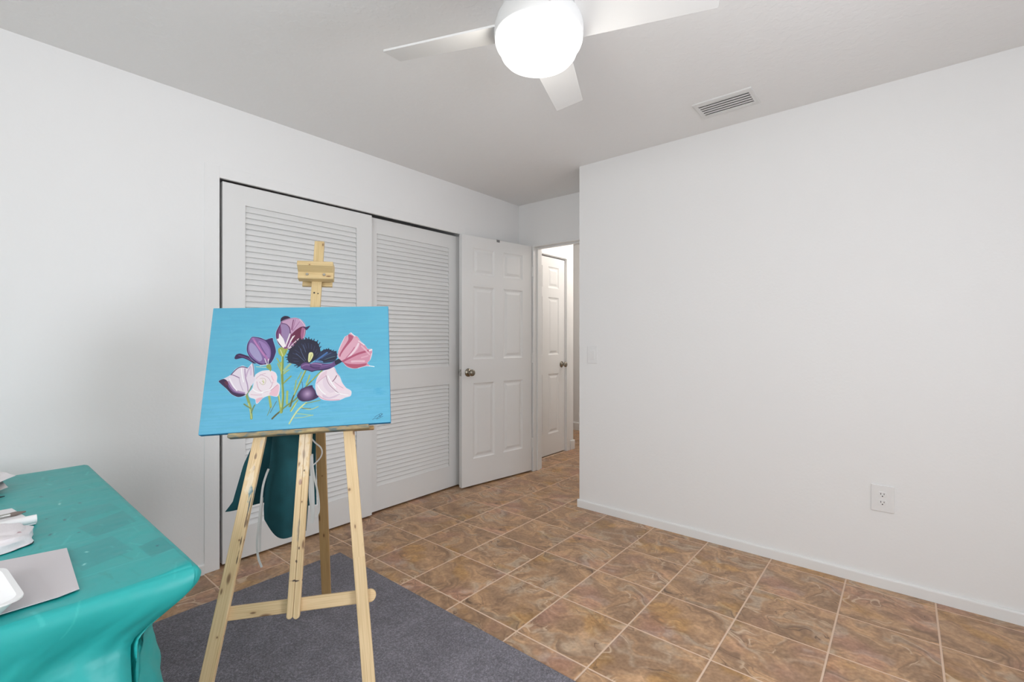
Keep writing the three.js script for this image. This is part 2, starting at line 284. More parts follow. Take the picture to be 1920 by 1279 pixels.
struct(mesh('trim_4', merge([span(RX0 - 0.082, RX0 - 0.08, 2.085, 2.13, CZ1, CZ0), span(RX0 - 0.045, RX0 - 0.043, 2.085, 2.13, CZ1, CZ0), span(RX0 - 0.082, RX0 - 0.018, 2.128, 2.13, CZ1, CZ0)]), steel), 'metal sliding track hidden above the closet doors');

// moulded six-panel door; local x 0..w from the hinge, faces at z = 0 and z = t
function panelDoor(name, label, w, h) {
  const d = new THREE.Group(); d.name = name; scene.add(d); struct(d, label);
  const t = 0.035, st = 0.112, mu = 0.1, pw = (w - 2 * st - mu) / 2, rows = [[0.215, 0.83], [1.025, 1.62], [1.715, 1.935]];
  const s = new THREE.Shape(); s.moveTo(0, 0); s.lineTo(w, 0); s.lineTo(w, h); s.lineTo(0, h); s.closePath();
  const cells = [];
  for (const [a, b] of rows) for (const x of [st, st + pw + mu]) { cells.push([x, x + pw, a, b]); const p = new THREE.Path(); p.moveTo(x, a); p.lineTo(x, b); p.lineTo(x + pw, b); p.lineTo(x + pw, a); p.closePath(); s.holes.push(p); }
  mesh('slab', metric(new THREE.ExtrudeGeometry(s, { depth: t, bevelEnabled: false })), doorPaint, d);
  for (const [x0, x1, a, b] of cells) {
    const pos = [], steps = [[0, 0], [0.010, 0.0065], [0.020, 0.0085], [0.024, 0.0085], [0.044, 0.002]];
    for (const side of [0, 1]) {
      const ring = steps.map(([e, z]) => [[x0 + e, a + e], [x1 - e, a + e], [x1 - e, b - e], [x0 + e, b - e]].map((p) => [...p, side ? t - z : z]));
      const quad = (p, q, r, u) => { const l = side ? [p, q, r, p, r, u] : [p, r, q, p, u, r]; for (const v of l) pos.push(...v); };
      for (let i = 0; i + 1 < ring.length; i++) for (let k = 0; k < 4; k++) { const m = (k + 1) % 4; quad(ring[i][k], ring[i][m], ring[i + 1][m], ring[i + 1][k]); }
      const e = ring[ring.length - 1]; quad(e[0], e[1], e[2], e[3]);
    }
    const g = new THREE.BufferGeometry(); g.setAttribute('position', new THREE.Float32BufferAttribute(pos, 3)); g.computeVertexNormals(); metric(g);
    mesh('panel', g, doorPaint, d);
  }
  const prof = [[0, 0], [0.033, 0], [0.034, 0.003], [0.028, 0.008], [0.013, 0.011], [0.011, 0.028], [0.016, 0.033], [0.025, 0.04], [0.0275, 0.05], [0.025, 0.06], [0.016, 0.066], [0, 0.067]].map((p) => new THREE.Vector2(...p));
  const kg = new THREE.LatheGeometry(prof, 32);
  for (const side of [-1, 1]) { const k = mesh('knob', kg, knobMetal, d); k.position.set(w - 0.063, 0.92, side < 0 ? 0 : t); k.rotation.x = side * Math.PI / 2; k.userData.label = 'round aged metal door knob'; }
  mesh('latch_plate', rspan(w - 0.0005, w + 0.0015, 0.893, 0.947, 0.006, t - 0.006, 0.0005), steel, d);
  const bolt = mesh('latch_bolt', rspan(w + 0.001, w + 0.011, 0.911, 0.929, 0.011, t - 0.011, 0.002), steel, d); bolt.userData.label = 'steel latch bolt';
  return d;
}
const entry = panelDoor('door_3', 'white six-panel door standing open against the closet', 0.775, 2.03);
entry.position.set(-2.596, 0.012, -3.387); entry.rotation.y = Math.atan2(-0.767, -0.114);
for (const y of [0.25, 1.02, 1.8]) { const h = mesh('hinge', new THREE.CylinderGeometry(0.006, 0.006, 0.09, 12), trimPaint, entry); h.position.set(-0.004, y, -0.003); }
{ const c = mesh('top_bracket', merge([rspan(0.382, 0.414, 2.03, 2.033, -0.004, 0.036, 0.0008), rspan(0.382, 0.414, 2.012, 2.033, -0.004, -0.001, 0.0008)]), std({ color: lin(0.25, 0.25, 0.25), roughness: 0.5, metalness: 0.6 }), entry); c.userData.label = 'small grey metal bracket hooked over the top edge'; }
const hall = panelDoor('door_4', 'white six-panel door closed in the hall', 0.704, 2.03);
hall.position.set(HX - 0.05, 0.012, HD0 - 0.002); hall.rotation.y = Math.PI / 2;

// ---------------------------------------------------------------- ceiling fan
{
  const fan = tag(thing('ceiling_fan', [-0.8976, H, -1.2078]), 'white ceiling fan with flat blades and a glowing glass globe', 'ceiling fan');
  const L = (pts, seg = 64) => new THREE.LatheGeometry(pts.map((p) => new THREE.Vector2(p[0], p[1] - H)), seg);
  mesh('canopy', L([[0, 2.44], [0.085, 2.44], [0.086, 2.40], [0.075, 2.375], [0.06, 2.36], [0.058, 2.33], [0, 2.33]]), fanWhite, fan);
  mesh('motor_housing', L([[0, 2.335], [0.09, 2.335], [0.112, 2.32], [0.116, 2.26], [0.118, 2.25], [0.134, 2.225], [0.1415, 2.20], [0.1425, 2.185], [0.1425, 2.172], [0.138, 2.168], [0.13, 2.168], [0, 2.168]]), fanWhite, fan);
  const glow = new THREE.MeshPhysicalMaterial({ color: lin(0.9, 0.9, 0.88), roughness: 0.35, emissive: lin(1, 0.985, 0.95), emissiveIntensity: 1.6 });
  const globe = mesh('lamp_globe', L([[0.134, 2.169], [0.1385, 2.164], [0.139, 2.155], [0.135, 2.144], [0.128, 2.136], [0.1245, 2.131], [0.1232, 2.124], [0.1185, 2.112], [0.108, 2.1], [0.088, 2.09], [0.055, 2.083], [0.025, 2.0805], [0, 2.08]]), glow, fan);
  globe.userData.label = 'glowing frosted glass globe';
  const lamp = new THREE.PointLight(lin(1, 0.955, 0.88), FAN_LIGHT, 0, 2); lamp.name = 'fan_lamp'; lamp.position.set(0, 2.115 - H, 0); lamp.shadow.radius = 4.5; fan.add(lamp);
  // blades: four, pitched
  const R0 = 0.125, R1 = 0.535, sh = new THREE.Shape();
  sh.moveTo(R0, -0.07); sh.lineTo(R1 - 0.006, -0.058); sh.quadraticCurveTo(R1, -0.058, R1, -0.052); sh.lineTo(R1, 0.052); sh.quadraticCurveTo(R1, 0.058, R1 - 0.006, 0.058); sh.lineTo(R0, 0.07); sh.closePath();
  const bg = new THREE.ExtrudeGeometry(sh, { depth: 0.005, bevelEnabled: true, bevelSize: 0.0008, bevelThickness: 0.0008, bevelSegments: 1 }); bg.translate(0, 0, -0.0025); bg.rotateX(Math.PI / 2); metric(bg);
  const a0 = Math.atan2(0.924, -0.382);                       // rotation.y of the front blade: (cos a, -sin a) = (x, z)
  for (let k = 0; k < 4; k++) {
    const arm = mesh('blade', bg, fanWhite, fan); arm.position.set(0, 2.208 - H, 0); arm.rotation.set(0, a0 + k * Math.PI / 2, 0); arm.rotateX(-0.26);
    const ir = mesh('blade_bracket', rspan(0.06, 0.19, 0.004, 0.009, -0.03, 0.03, 0.002), fanWhite, arm); ir.rotation.x = 0.05;
  }
}

// ceiling vent
{
  const { x0, x1, z0, z1 } = VENT;
  const v = tag(thing('ceiling_vent', [(x0 + x1) / 2, H, (z0 + z1) / 2]), 'white rectangular air vent with slats in the ceiling', 'air vent');
  const hw = (x1 - x0) / 2, hd = (z1 - z0) / 2, ix = hw - 0.022, iz = hd - 0.03, t = 0.007;
  const s = new THREE.Shape(); s.moveTo(-hw, -hd); s.lineTo(hw, -hd); s.lineTo(hw, hd); s.lineTo(-hw, hd); s.closePath();
  const hole = new THREE.Path(); hole.moveTo(-ix, -iz); hole.lineTo(-ix, iz); hole.lineTo(ix, iz); hole.lineTo(ix, -iz); hole.closePath(); s.holes.push(hole);
  const g = new THREE.ExtrudeGeometry(s, { depth: t - 0.003, bevelEnabled: true, bevelSize: 0.003, bevelThickness: 0.003, bevelSegments: 2, bevelOffset: -0.003 }); g.rotateX(Math.PI / 2);
  mesh('frame', metric(g), fanWhite, v);
  mesh('duct', merge([span(-ix - 0.002, -ix, 0, 0.5, -iz, iz), span(ix, ix + 0.002, 0, 0.5, -iz, iz), span(-ix, ix, 0, 0.5, -iz - 0.002, -iz), span(-ix, ix, 0, 0.5, iz, iz + 0.002), span(-ix, ix, 0.5, 0.502, -iz, iz)]), std({ color: lin(0.42, 0.43, 0.44), roughness: 0.45, metalness: 0.8 }), v).userData.label = 'sheet metal duct above the slats';
  for (let i = 0; i < 6; i++) { const b = mesh('slat', rspan(-ix, ix, -0.0007, 0.0007, -0.0108, 0.0108, 0.0005, 1), fanWhite, v); b.position.set(0, -0.0055, -iz + 0.004 + i * (2 * iz - 0.008) / 5); b.rotation.x = 0.13; }
}

// outlet and switch on the right wall
{
  const o = tag(thing('power_outlet', [-0.0815, 0.433, RZ0]), 'white double power outlet low on the plain wall', 'outlet');
  mesh('cover_plate', rspan(-0.0445, 0.0445, -0.064, 0.064, 0, 0.007, 0.003, 3), plasticWhite, o);
  const slot = std({ color: lin(0.02, 0.02, 0.02), roughness: 0.8 });  // black colour stands for the shade inside the socket openings
  for (const y of [0.0195, -0.0195]) {
    const s = new THREE.Shape(); s.absarc(0, 0, 0.0172, -0.75, 0.75); s.absarc(0, 0, 0.0172, Math.PI - 0.75, Math.PI + 0.75); s.closePath();
    const g = new THREE.ExtrudeGeometry(s, { depth: 0.0022, bevelEnabled: true, bevelSize: 0.0006, bevelThickness: 0.0006, bevelSegments: 1 }); g.rotateZ(0);
    const f = mesh('socket', metric(g), plasticWhite, o); f.position.set(0, y, 0.0062);
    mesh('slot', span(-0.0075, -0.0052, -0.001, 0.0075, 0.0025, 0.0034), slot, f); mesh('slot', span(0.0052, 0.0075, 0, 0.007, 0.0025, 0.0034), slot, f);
    const h = mesh('ground_hole_shade', new THREE.CylinderGeometry(0.0026, 0.0026, 0.001, 14), slot, f); h.rotation.x = Math.PI / 2; h.position.set(0, -0.0075, 0.003);
  }
  const c = mesh('screw', new THREE.CylinderGeometry(0.003, 0.003, 0.0015, 14), plasticWhite, o); c.rotation.x = Math.PI / 2; c.position.z = 0.0072;
  const s = tag(thing('light_switch', [-1.6825, 1.093, RZ0]), 'white rocker light switch by the wall corner', 'light switch');
  mesh('cover_plate', rspan(-0.039, 0.039, -0.06, 0.06, 0, 0.006, 0.0025, 3), plasticWhite, s);
  mesh('rocker_frame', rspan(-0.018, 0.018, -0.035, 0.035, 0.004, 0.0072, 0.001), plasticWhite, s);
  const r = mesh('rocker', rspan(-0.0155, 0.0155, -0.032, 0.032, -0.004, 0.004, 0.002), plasticWhite, s); r.position.z = 0.0062; r.rotation.x = 0.07;
}

// added hall ceiling lamp, unseen, put in to brighten the hall
{
  const h = tag(thing('added_hall_light', [-2.2, H, -4.5]), 'added unseen dome light that brightens the hall', 'added ceiling light');
  mesh('base', new THREE.CylinderGeometry(0.13, 0.13, 0.03, 40).translate(0, -0.015, 0), fanWhite, h);
  mesh('added_lamp_dome', new THREE.SphereGeometry(0.12, 32, 12, 0, Math.PI * 2, Math.PI / 2, Math.PI / 2).scale(1, 0.6, 1).translate(0, -0.03, 0), std({ color: lin(0.9, 0.88, 0.82), roughness: 0.4, emissive: lin(1, 0.9, 0.75), emissiveIntensity: 1.2 }), h);
  const l = new THREE.PointLight(lin(1, 0.925, 0.86), HALL_LIGHT, 0, 2); l.name = 'added_hall_lamp'; l.position.set(0, -0.06, 0); l.shadow.radius = 4; h.add(l);
}

// ---------------------------------------------------------------- rug
tag(mesh('area_rug', rspan(-2.43, -0.25, 0.0, 0.009, -1.405, 0.12, 0.004), carpetMat), 'dark grey low-pile rug under the easel', 'rug');

// ---------------------------------------------------------------- easel
const EB = [-1.322, 0.0105, -0.590], ER = 53.63 * Math.PI / 180, TAU = 21.29 * Math.PI / 180;
const easel = tag(thing('wooden_easel', EB, ER), 'pale pine A-frame easel with paint stains holding a painting', 'easel');
const tilt = new THREE.Matrix4().makeRotationX(-TAU);
// board in the plane of the easel: from (s0,t0) to (s1,t1), width w, from m0 to m1 in depth; ends may be round
function plank(s0, t0, s1, t1, w, m0, m1, round0 = false, round1 = false, vOff = 0, uOff = vOff * 1.7) {
  const len = Math.hypot(s1 - s0, t1 - t0), r = w / 2, b = 0.0018, s = new THREE.Shape();
  if (round0) { s.absarc(0, r, r, Math.PI, 2 * Math.PI); } else { s.moveTo(-r, 0); s.lineTo(r, 0); }
  if (round1) { s.lineTo(r, len - r); s.absarc(0, len - r, r, 0, Math.PI); } else { s.lineTo(r, len); s.lineTo(-r, len); }
  s.closePath();
  const g = new THREE.ExtrudeGeometry(s, { depth: m1 - m0 - 2 * b, bevelEnabled: true, bevelSize: b, bevelOffset: -b, bevelThickness: b, bevelSegments: 2, curveSegments: 10 });
  g.translate(0, 0, m0 + b);
  const p = g.attributes.position, uv = new Float32Array(p.count * 2);
  for (let i = 0; i < p.count; i++) { uv[2 * i] = (p.getX(i) + p.getZ(i) * 0.9) / 0.14 + uOff; uv[2 * i + 1] = p.getY(i) / 1.2 + vOff; }
  g.setAttribute('uv', new THREE.BufferAttribute(uv, 2));
  g.rotateZ(-Math.atan2(s1 - s0, t1 - t0)); g.translate(s0, t0, 0);
  return g;
}
const ep = (name, g, m, parent) => { g.applyMatrix4(tilt); return mesh(name, g, m, parent ?? easel); };
{
  const t0 = 0.008;
  ep('leg', plank(-0.2435, t0, -0.092, 1.40, 0.037, -0.02, 0, false, false, 0, 0.5), stainedLeg).userData.label = 'front leg with a blue paint smear';
  ep('leg', plank(0.2445, t0, 0.092, 1.40, 0.037, -0.02, 0, false, false, 0.57), pineMat);
  ep('crossbar', plank(-0.216, 0.401, 0.243, 0.403, 0.038, -0.041, -0.0205, true, true, 0.3), pineMat);
  const m1 = ep('mast', plank(-0.0094, 0.368, -0.0094, 1.02, 0.0182, -0.02, 0, true, false, 0, 0.44), mastWood); m1.userData.label = 'grooved lower mast strip';
  ep('mast', plank(0.0094, 0.366, 0.0094, 1.02, 0.0182, -0.02, 0, true, false, 0, 0.57), mastWood);
  const up = ep('mast_extension', plank(0, 0.86, 0, 1.722, 0.0365, -0.0395, -0.0215, false, false, 0.44), yellowPine); up.userData.label = 'yellowish sliding upper mast';
  for (const [s, t, r] of [[-0.006, 1.485, 0.0032], [0.008, 1.482, 0.0024]]) { const g = new THREE.CylinderGeometry(r, r, 0.002, 10); g.rotateX(Math.PI / 2); g.translate(s, t, -0.0212); ep('screw_hole_shade', g, darkInside, up); }  // dark discs stand for the shade inside two small holes
  ep('head_block', plank(-0.13, 1.36, 0.13, 1.36, 0.045, -0.062, -0.041, false, false, 0.9), pineMat);
  // canvas clamp: profile in (m, t)
  const pr = [[-0.021, 1.535], [0.004, 1.535], [0.006, 1.5375], [0.006, 1.561], [0.037, 1.575], [0.037, 1.591], [0.035, 1.593], [-0.021, 1.6]], s = new THREE.Shape(); pr.forEach(([a, b], i) => (i ? s.lineTo(a, b) : s.moveTo(a, b))); s.closePath();
  const cg = new THREE.ExtrudeGeometry(s, { depth: 0.128, bevelEnabled: true, bevelSize: 0.001, bevelThickness: 0.001, bevelSegments: 1 }); cg.translate(0, 0, -0.064); cg.rotateY(-Math.PI / 2); { const p = cg.attributes.position, uv = new Float32Array(p.count * 2); for (let i = 0; i < p.count; i++) { uv[2 * i] = (p.getY(i) + p.getZ(i)) / 0.14; uv[2 * i + 1] = p.getX(i) / 1.2 + 0.3; } cg.setAttribute('uv', new THREE.BufferAttribute(uv, 2)); }
  const clampPart = ep('canvas_clamp', cg, yellowPine); clampPart.userData.label = 'wooden clamp block with two screws';
  for (const x of [-0.031, 0.031]) { const g = new THREE.CylinderGeometry(0.0048, 0.0052, 0.004, 16); g.rotateX(Math.PI / 2); g.translate(x, 1.55, 0.0095); ep('screw', g, steel, clampPart); }
  ep('clamp_back_plate', plank(-0.056, 1.545, 0.056, 1.545, 0.04, -0.052, -0.0405, false, false, 0.5), yellowPine);
  // rear leg: from the head block down to the floor behind
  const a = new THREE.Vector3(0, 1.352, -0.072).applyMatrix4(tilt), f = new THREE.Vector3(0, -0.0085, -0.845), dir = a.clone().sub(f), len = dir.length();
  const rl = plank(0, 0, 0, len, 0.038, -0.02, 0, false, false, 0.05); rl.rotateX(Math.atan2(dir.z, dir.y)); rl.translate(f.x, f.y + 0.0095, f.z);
  const rear = mesh('rear_leg', rl, shadedPine, easel); rear.userData.label = 'rear support leg with shade put into its brown colour';
  const pin = new THREE.CylinderGeometry(0.006, 0.006, 0.09, 12); pin.rotateZ(Math.PI / 2); pin.translate(a.x, a.y - 0.01, a.z); mesh('hinge_pin', pin, steel, easel);
}

// ---------------------------------------------------------------- painting on the easel
const PAINT = [["s","#7f9140",11.6,[388,356,396,435,404,511,411,568,406,652]],
["s","#c5cd6e",4.1,[385,356,392,434,400,511,406,571,402,638]],
["s","#8a9a48",8.9,[525,406,499,478,462,567,444,622]],
["s","#cdd47c",3.4,[520,409,493,478,466,553]],
["s","#7d8c3f",8.2,[615,414,567,466,524,514,476,587,421,620,359,687]],
["s","#c9d070",3.1,[612,422,557,474]],
["s","#b8c878",5.5,[406,412,424,385,442,367]],
["s","#a7b862",5.5,[407,427,423,409,433,403]],
["s","#97a856",6.8,[410,481,429,459,446,443]],
["s","#a3b052",9.6,[383,548,395,600,403,656]],
["s","#d2d98a",4.1,[387,555,401,623]],
["s","#a9b55a",12.3,[333,545,343,586,348,619]],
["s","#7b8a44",3.4,[348,619,341,645,333,666]],
["s","#5f6e55",3.4,[376,588,358,627,347,652]],
["s","#94a450",13.0,[219,545,235,590,248,627,253,678]],
["s","#cfd78a",4.1,[232,590,245,635,253,678]],
["s","#7b8a4c",7.5,[210,594,227,608,244,620]],
["s","#6f8a5c",7.5,[264,603,255,621,251,646]],
["s","#d3dc92",8.2,[534,605,508,626,482,654,449,721]],
["s","#efe9a8",3.4,[521,616,486,650,458,700]],
["s","#c6cf7d",4.8,[508,630,536,645,567,648,599,632]],
["s","#7a6f3c",3.4,[512,637,536,640,559,640]],
["s","#b9cf8d",4.1,[474,690,511,691,544,686,573,680]],
["s","#a9cf9d",5.5,[483,665,517,671,571,682]],
["s","#b3c262",11.6,[430,533,430,565,431,603]],
["s","#9fae55",7.5,[488,588,470,613,452,648]],
["s","#dbe08c",4.8,[480,606,456,652]],
["s","#b3c06a",8.9,[546,442,540,469,530,495]],
["s","#aab860",6.8,[474,469,472,504,467,526]],
["s","#a5b35f",5.5,[500,420,490,447,481,462]],
["s","#59542f",8.9,[359,687,377,665,390,655]],
["s","#5e5a35",6.8,[465,560,457,582,451,622]],
["s","#93a24e",4.8,[531,609,562,605,609,595]],
["s","#a9b665",7.5,[370,363,379,383,389,407]],
["s","#83953f",11.8,[393,306,397,367,396,427,403,486]],
["s","#c8cf72",3.9,[389,314,392,367,393,426]],
["s","#a7b55e",6.5,[387,378,375,347,363,328]],
["s","#b6c88a",5.2,[401,405,420,379,438,361]],
["s","#b6c88a",3.9,[404,423,418,405,434,400]],
["s","#94a558",5.2,[414,472,433,454,444,440]],
["r","#fdf8fb",5.7,[255,435,263,420,289,405,328,403,357,416,369,441,369,473,386,493,386,533,376,558,337,550,303,563,275,594,266,568,238,555,230,532,248,502]],
["p","#f1e4ea",0,[255,435,263,420,289,405,328,403,357,416,369,441,369,473,386,493,386,533,376,558,337,550,303,563,275,594,266,568,238,555,230,532,248,502]],
["p","#efc2d0",0,[337,546,349,519,375,489,385,509,375,556]],
["p","#f6dbe3",0,[335,411,357,420,367,445,364,472,354,480,344,444]],
["p","#eab9c8",0,[270,569,290,562,303,563,275,592]],
["s","#d7b3c4",4.3,[266,467,272,503,294,528,322,529,345,503,350,472]],
["s","#cfb6c8",3.6,[280,424,309,434,331,451,343,479]],
["s","#dcbccb",4.3,[261,447,277,424,308,418]],
["s","#e4c2cf",5.0,[240,540,268,547,295,545]],
["s","#d49fb3",3.6,[342,523,365,500,375,491]],
["s","#c9b9a8",2.9,[282,448,303,445,314,462,309,485,292,488,280,468]],
["s","#dfe0a8",5.0,[296,457,308,470,298,481]],
["s","#a9ab62",2.9,[293,465,304,473]],
["s","#ffffff",5.0,[248,509,271,534,301,532]],
["s","#ffffff",4.3,[294,528,332,526,352,503]],
["s","#e9aebf",3.6,[340,435,353,464]],
["r","#d9e8f4",4.3,[70,453,94,441,126,421,150,386,183,368,204,377,215,381,235,354,245,387,250,435,255,455,237,493,220,539,204,546,174,550,142,532,116,502,90,474]],
["p","#e7dae6",0,[70,453,94,441,126,421,150,386,183,368,204,377,215,381,235,354,245,387,250,435,255,455,237,493,220,539,204,546,174,550,142,532,116,502,90,474]],
["s","#a98bb4",17.8,[118,463,137,499,165,522,202,532]],
["s","#6d4a80",9.3,[117,471,136,507,165,530,203,536]],
["p","#331a45",0,[70,453,94,442,112,455,123,491,148,521,186,535,213,538,200,547,174,550,142,532,116,502,87,473]],
["p","#5a2440",0,[99,459,114,457,119,475,110,479]],
["s","#4b2c5c",5.0,[129,419,150,386,183,368,210,381]],
["s","#8f6f98",5.0,[136,419,157,428,173,439]],
["s","#a98cb0",5.7,[198,385,202,436,221,485,224,520]],
["s","#4d4468",3.2,[236,354,245,391,249,435]],
["s","#c7aecb",7.8,[225,374,210,405,208,433]],
["s","#c5b2c8",4.3,[173,443,182,482,198,514]],
["s","#fbf6fa",5.7,[124,440,141,480,167,513]],
["s","#ffffff",5.0,[180,384,184,424,197,464]],
["s","#d9c2dc",10.7,[229,382,232,422]],
["s","#7c8b54",5.0,[240,490,232,520,217,542]],
["p","#35204e",0,[139,318,146,298,166,292,202,306,224,317,254,351,241,354,211,333,179,319,148,325]],
["s","#6d3f78",5.7,[160,304,196,312,232,338]],
["r","#b9d6ee",5.0,[223,189,265,196,294,210,312,204,332,200,336,217,349,256,355,289,345,330,329,358,304,365,276,364,247,346,217,313,200,275,200,234,210,207]],
["p","#38205a",0,[223,189,265,196,294,210,312,204,332,200,336,217,349,256,355,289,345,330,329,358,304,365,276,364,247,346,217,313,200,275,200,234,210,207]],
["p","#84669f",0,[223,192,265,202,299,222,323,263,329,305,321,341,290,361,257,343,224,313,206,280,205,238,212,210]],
["p","#a69cc6",0,[217,226,240,243,267,286,284,328,271,343,241,318,216,280,210,247]],
["p","#9a7db6",0,[262,215,296,237,320,275,323,317,309,320,285,278,260,236]],
["s","#b274ae",12.1,[228,201,258,252,289,299,317,337]],
["s","#c98fc2",4.3,[234,214,266,265,294,308]],
["s","#5d3a78",3.6,[263,228,280,270,304,304]],
["s","#4d2d6e",5.0,[254,347,283,362,308,365]],
["s","#f3eef2",4.3,[298,328,307,353,313,366]],
["s","#f3eef2",4.3,[319,331,317,349,317,366]],
["s","#f3eef2",4.3,[277,370,297,365,311,366]],
["s","#d8dcae",3.6,[256,375,284,380,309,382]],
["p","#94a552",0,[310,370,329,364,337,387,334,407,324,394,313,386]],
["p","#2a1536",0,[372,95,373,71,390,58,410,60,424,72,418,86,395,90]],
["r","#cfe0f2",4.6,[373,97,394,83,423,74,452,70,483,83,505,110,513,138,512,178,502,217,483,248,447,270,414,277,390,264,366,236,352,197,350,162,360,131,369,111]],
["p","#8a4f7e",0,[373,97,394,83,423,74,452,70,483,83,505,110,513,138,512,178,502,217,483,248,447,270,414,277,390,264,366,236,352,197,350,162,360,131,369,111]],
["p","#c7a0bf",0,[378,97,404,83,428,75,452,72,483,84,504,112,510,130,485,134,455,153,435,176,426,136,406,112]],
["p","#9c82ac",0,[370,110,392,105,413,120,426,148,426,184,417,223,404,238,391,206,378,167]],
["p","#6a2447",0,[509,134,485,132,456,155,434,184,432,215,453,239,483,240,502,214,512,178]],
["p","#a8648a",0,[492,138,508,140,510,178,502,210,492,209,487,178]],
["p","#7c3f74",0,[352,166,362,135,371,123,378,167,367,174,360,197,353,197]],
["p","#2d2a55",0,[497,132,513,134,537,126,519,153,511,142]],
["s","#7a3a68",5.2,[442,84,438,113,435,148]],
["s","#9c6690",3.3,[452,81,447,117,439,156]],
["s","#9c6690",3.3,[477,97,458,129,442,156]],
["s","#5a2a58",3.9,[374,108,395,106,415,122,428,150,426,184]],
["s","#3d1c45",4.6,[370,114,353,162,354,201,369,237,383,256]],
["s","#ecd9e6",3.3,[476,81,498,102,509,128]],
["s","#e3bfd4",3.3,[509,150,509,186,499,221]],
["p","#f6eff1",0,[367,172,378,186,393,210,403,245,395,263,376,241,357,209,367,202]],
["s","#f6eff1",7.8,[427,176,418,211,405,255]],
["s","#f6eff1",5.9,[452,188,433,215,420,261]],
["s","#f1e4ea",5.9,[476,209,449,235,424,269]],
["s","#f1e4ea",4.6,[463,249,440,258,421,273]],
["s","#f6eff1",4.6,[444,192,430,223]],
["p","#a5b356",0,[385,260,404,272,419,269,413,292,401,316,387,318,372,299,367,271]],
["s","#dbe0a0",5.2,[379,275,389,299,394,314]],
["s","#73853c",3.3,[411,277,406,299]],
["r","#fbeef5",5.5,[582,494,590,460,608,429,640,411,679,399,694,433,712,458,727,498,749,530,777,551,774,578,746,586,714,599,665,600,620,590,595,564,583,529]],
["p","#efdee6",0,[582,494,590,460,608,429,640,411,679,399,694,433,712,458,727,498,749,530,777,551,774,578,746,586,714,599,665,600,620,590,595,564,583,529]],
["p","#e8cad8",0,[586,494,595,460,615,434,640,419,635,450,609,468]],
["p","#dcc6d8",0,[622,562,658,581,712,565,693,581,658,590,626,581]],
["p","#e6d2df",0,[630,454,641,486,656,518,685,546,657,552,628,516,620,481]],
["p","#f4d9e4",0,[684,500,727,502,749,538,713,540]],
["s","#a88a9c",4.1,[637,448,643,482,667,522,714,564]],
["s","#d5a6bc",3.4,[586,494,609,468,634,452]],
["s","#8d6478",5.5,[696,451,687,472,675,485]],
["s","#c9a7ba",3.4,[684,488,706,512,734,530]],
["s","#e3a9c0",6.1,[598,568,623,590,665,600,714,599]],
["s","#ffffff",4.8,[648,451,663,491,692,527]],
["s","#ffffff",4.1,[692,554,728,568,763,574]],
["s","#dba9bf",3.4,[682,405,695,435,712,460]],
["s","#ffffff",4.8,[593,506,608,542,636,562]],
["g","#c0a4c8","#3d214f",[538,553,482,557,497,528,521,514,544,506,562,503,567,516,580,536,588,560,599,575,575,589,548,597,514,597,493,584],44],
["s","#3f5a80",3.4,[505,479,511,498,511,519]],
["s","#5d7fae",3.4,[509,515,491,535,483,557]],
["p","#1b1d36",0,[420,323,432,273,453,251,479,217,509,214,533,212,561,223,582,236,596,268,601,291,608,311,585,337,562,355,542,366,508,368,482,382,469,370,432,357]],
["s","#1b1d36",5.6,[447,332,411,323]],
["s","#1b1d36",5.6,[451,342,417,337]],
["s","#1b1d36",5.6,[456,356,423,357]],
["s","#1b1d36",5.6,[460,314,429,298]],
["s","#1b1d36",5.6,[457,296,424,273]],
["s","#1b1d36",5.6,[467,282,439,254]],
["s","#1b1d36",5.6,[477,271,452,238]],
["s","#1b1d36",5.6,[486,257,465,218]],
["s","#1b1d36",5.6,[499,249,483,206]],
["s","#1b1d36",5.6,[511,251,501,208]],
["s","#1b1d36",5.6,[521,246,515,203]],
["s","#1b1d36",5.6,[534,246,533,202]],
["s","#1b1d36",5.6,[546,253,549,212]],
["s","#1b1d36",5.6,[556,255,564,214]],
["s","#1b1d36",5.6,[571,261,584,223]],
["s","#1b1d36",5.6,[580,272,597,238]],
["s","#1b1d36",5.6,[584,290,603,263]],
["s","#1b1d36",5.6,[484,372,462,379]],
["s","#1b1d36",5.6,[493,379,475,389]],
["s","#1b1d36",5.6,[470,291,443,266]],
["s","#1b1d36",5.6,[451,319,417,305]],
["s","#1b1d36",5.6,[496,253,479,212]],
["s","#1b1d36",5.6,[566,267,577,231]],
["s","#1b1d36",5.6,[527,250,522,207]],
["s","#3a4266",2.9,[477,314,448,299]],
["s","#3a4266",2.9,[485,300,459,279]],
["s","#3a4266",2.9,[497,283,477,255]],
["s","#3a4266",2.9,[510,273,494,241]],
["s","#3a4266",2.9,[523,271,512,239]],
["s","#3a4266",2.9,[536,272,531,239]],
["s","#3a4266",2.9,[550,277,550,247]],
["s","#3a4266",2.9,[563,285,568,258]],
["s","#3a4266",2.9,[573,301,581,280]],
["s","#3a4266",2.9,[478,337,450,330]],
["s","#3a4266",2.9,[483,352,457,351]],
["s","#3a4266",2.9,[578,316,588,301]],
["s","#5a6a8c",2.9,[488,272,503,318,521,346]],
["s","#5a6a8c",2.9,[466,302,494,329,515,353]],
["s","#5a6a8c",2.9,[504,249,519,296]],
["p","#20304f",0,[601,299,624,284,649,281,670,294,691,298,696,326,691,349,671,364,627,369,596,360,575,352]],
["s","#1c1e36",5.2,[620,296,621,282]],
["s","#1c1e36",5.2,[631,294,635,279]],
["s","#1c1e36",5.2,[641,293,648,277]],
["s","#1c1e36",5.2,[652,299,662,286]],
["s","#1c1e36",5.2,[662,302,676,289]],
["s","#1c1e36",5.2,[674,307,692,296]],
["s","#1c1e36",5.2,[678,323,698,318]],
["s","#1c1e36",5.2,[613,306,611,295]],
["s","#1c1e36",5.2,[677,338,696,338]],
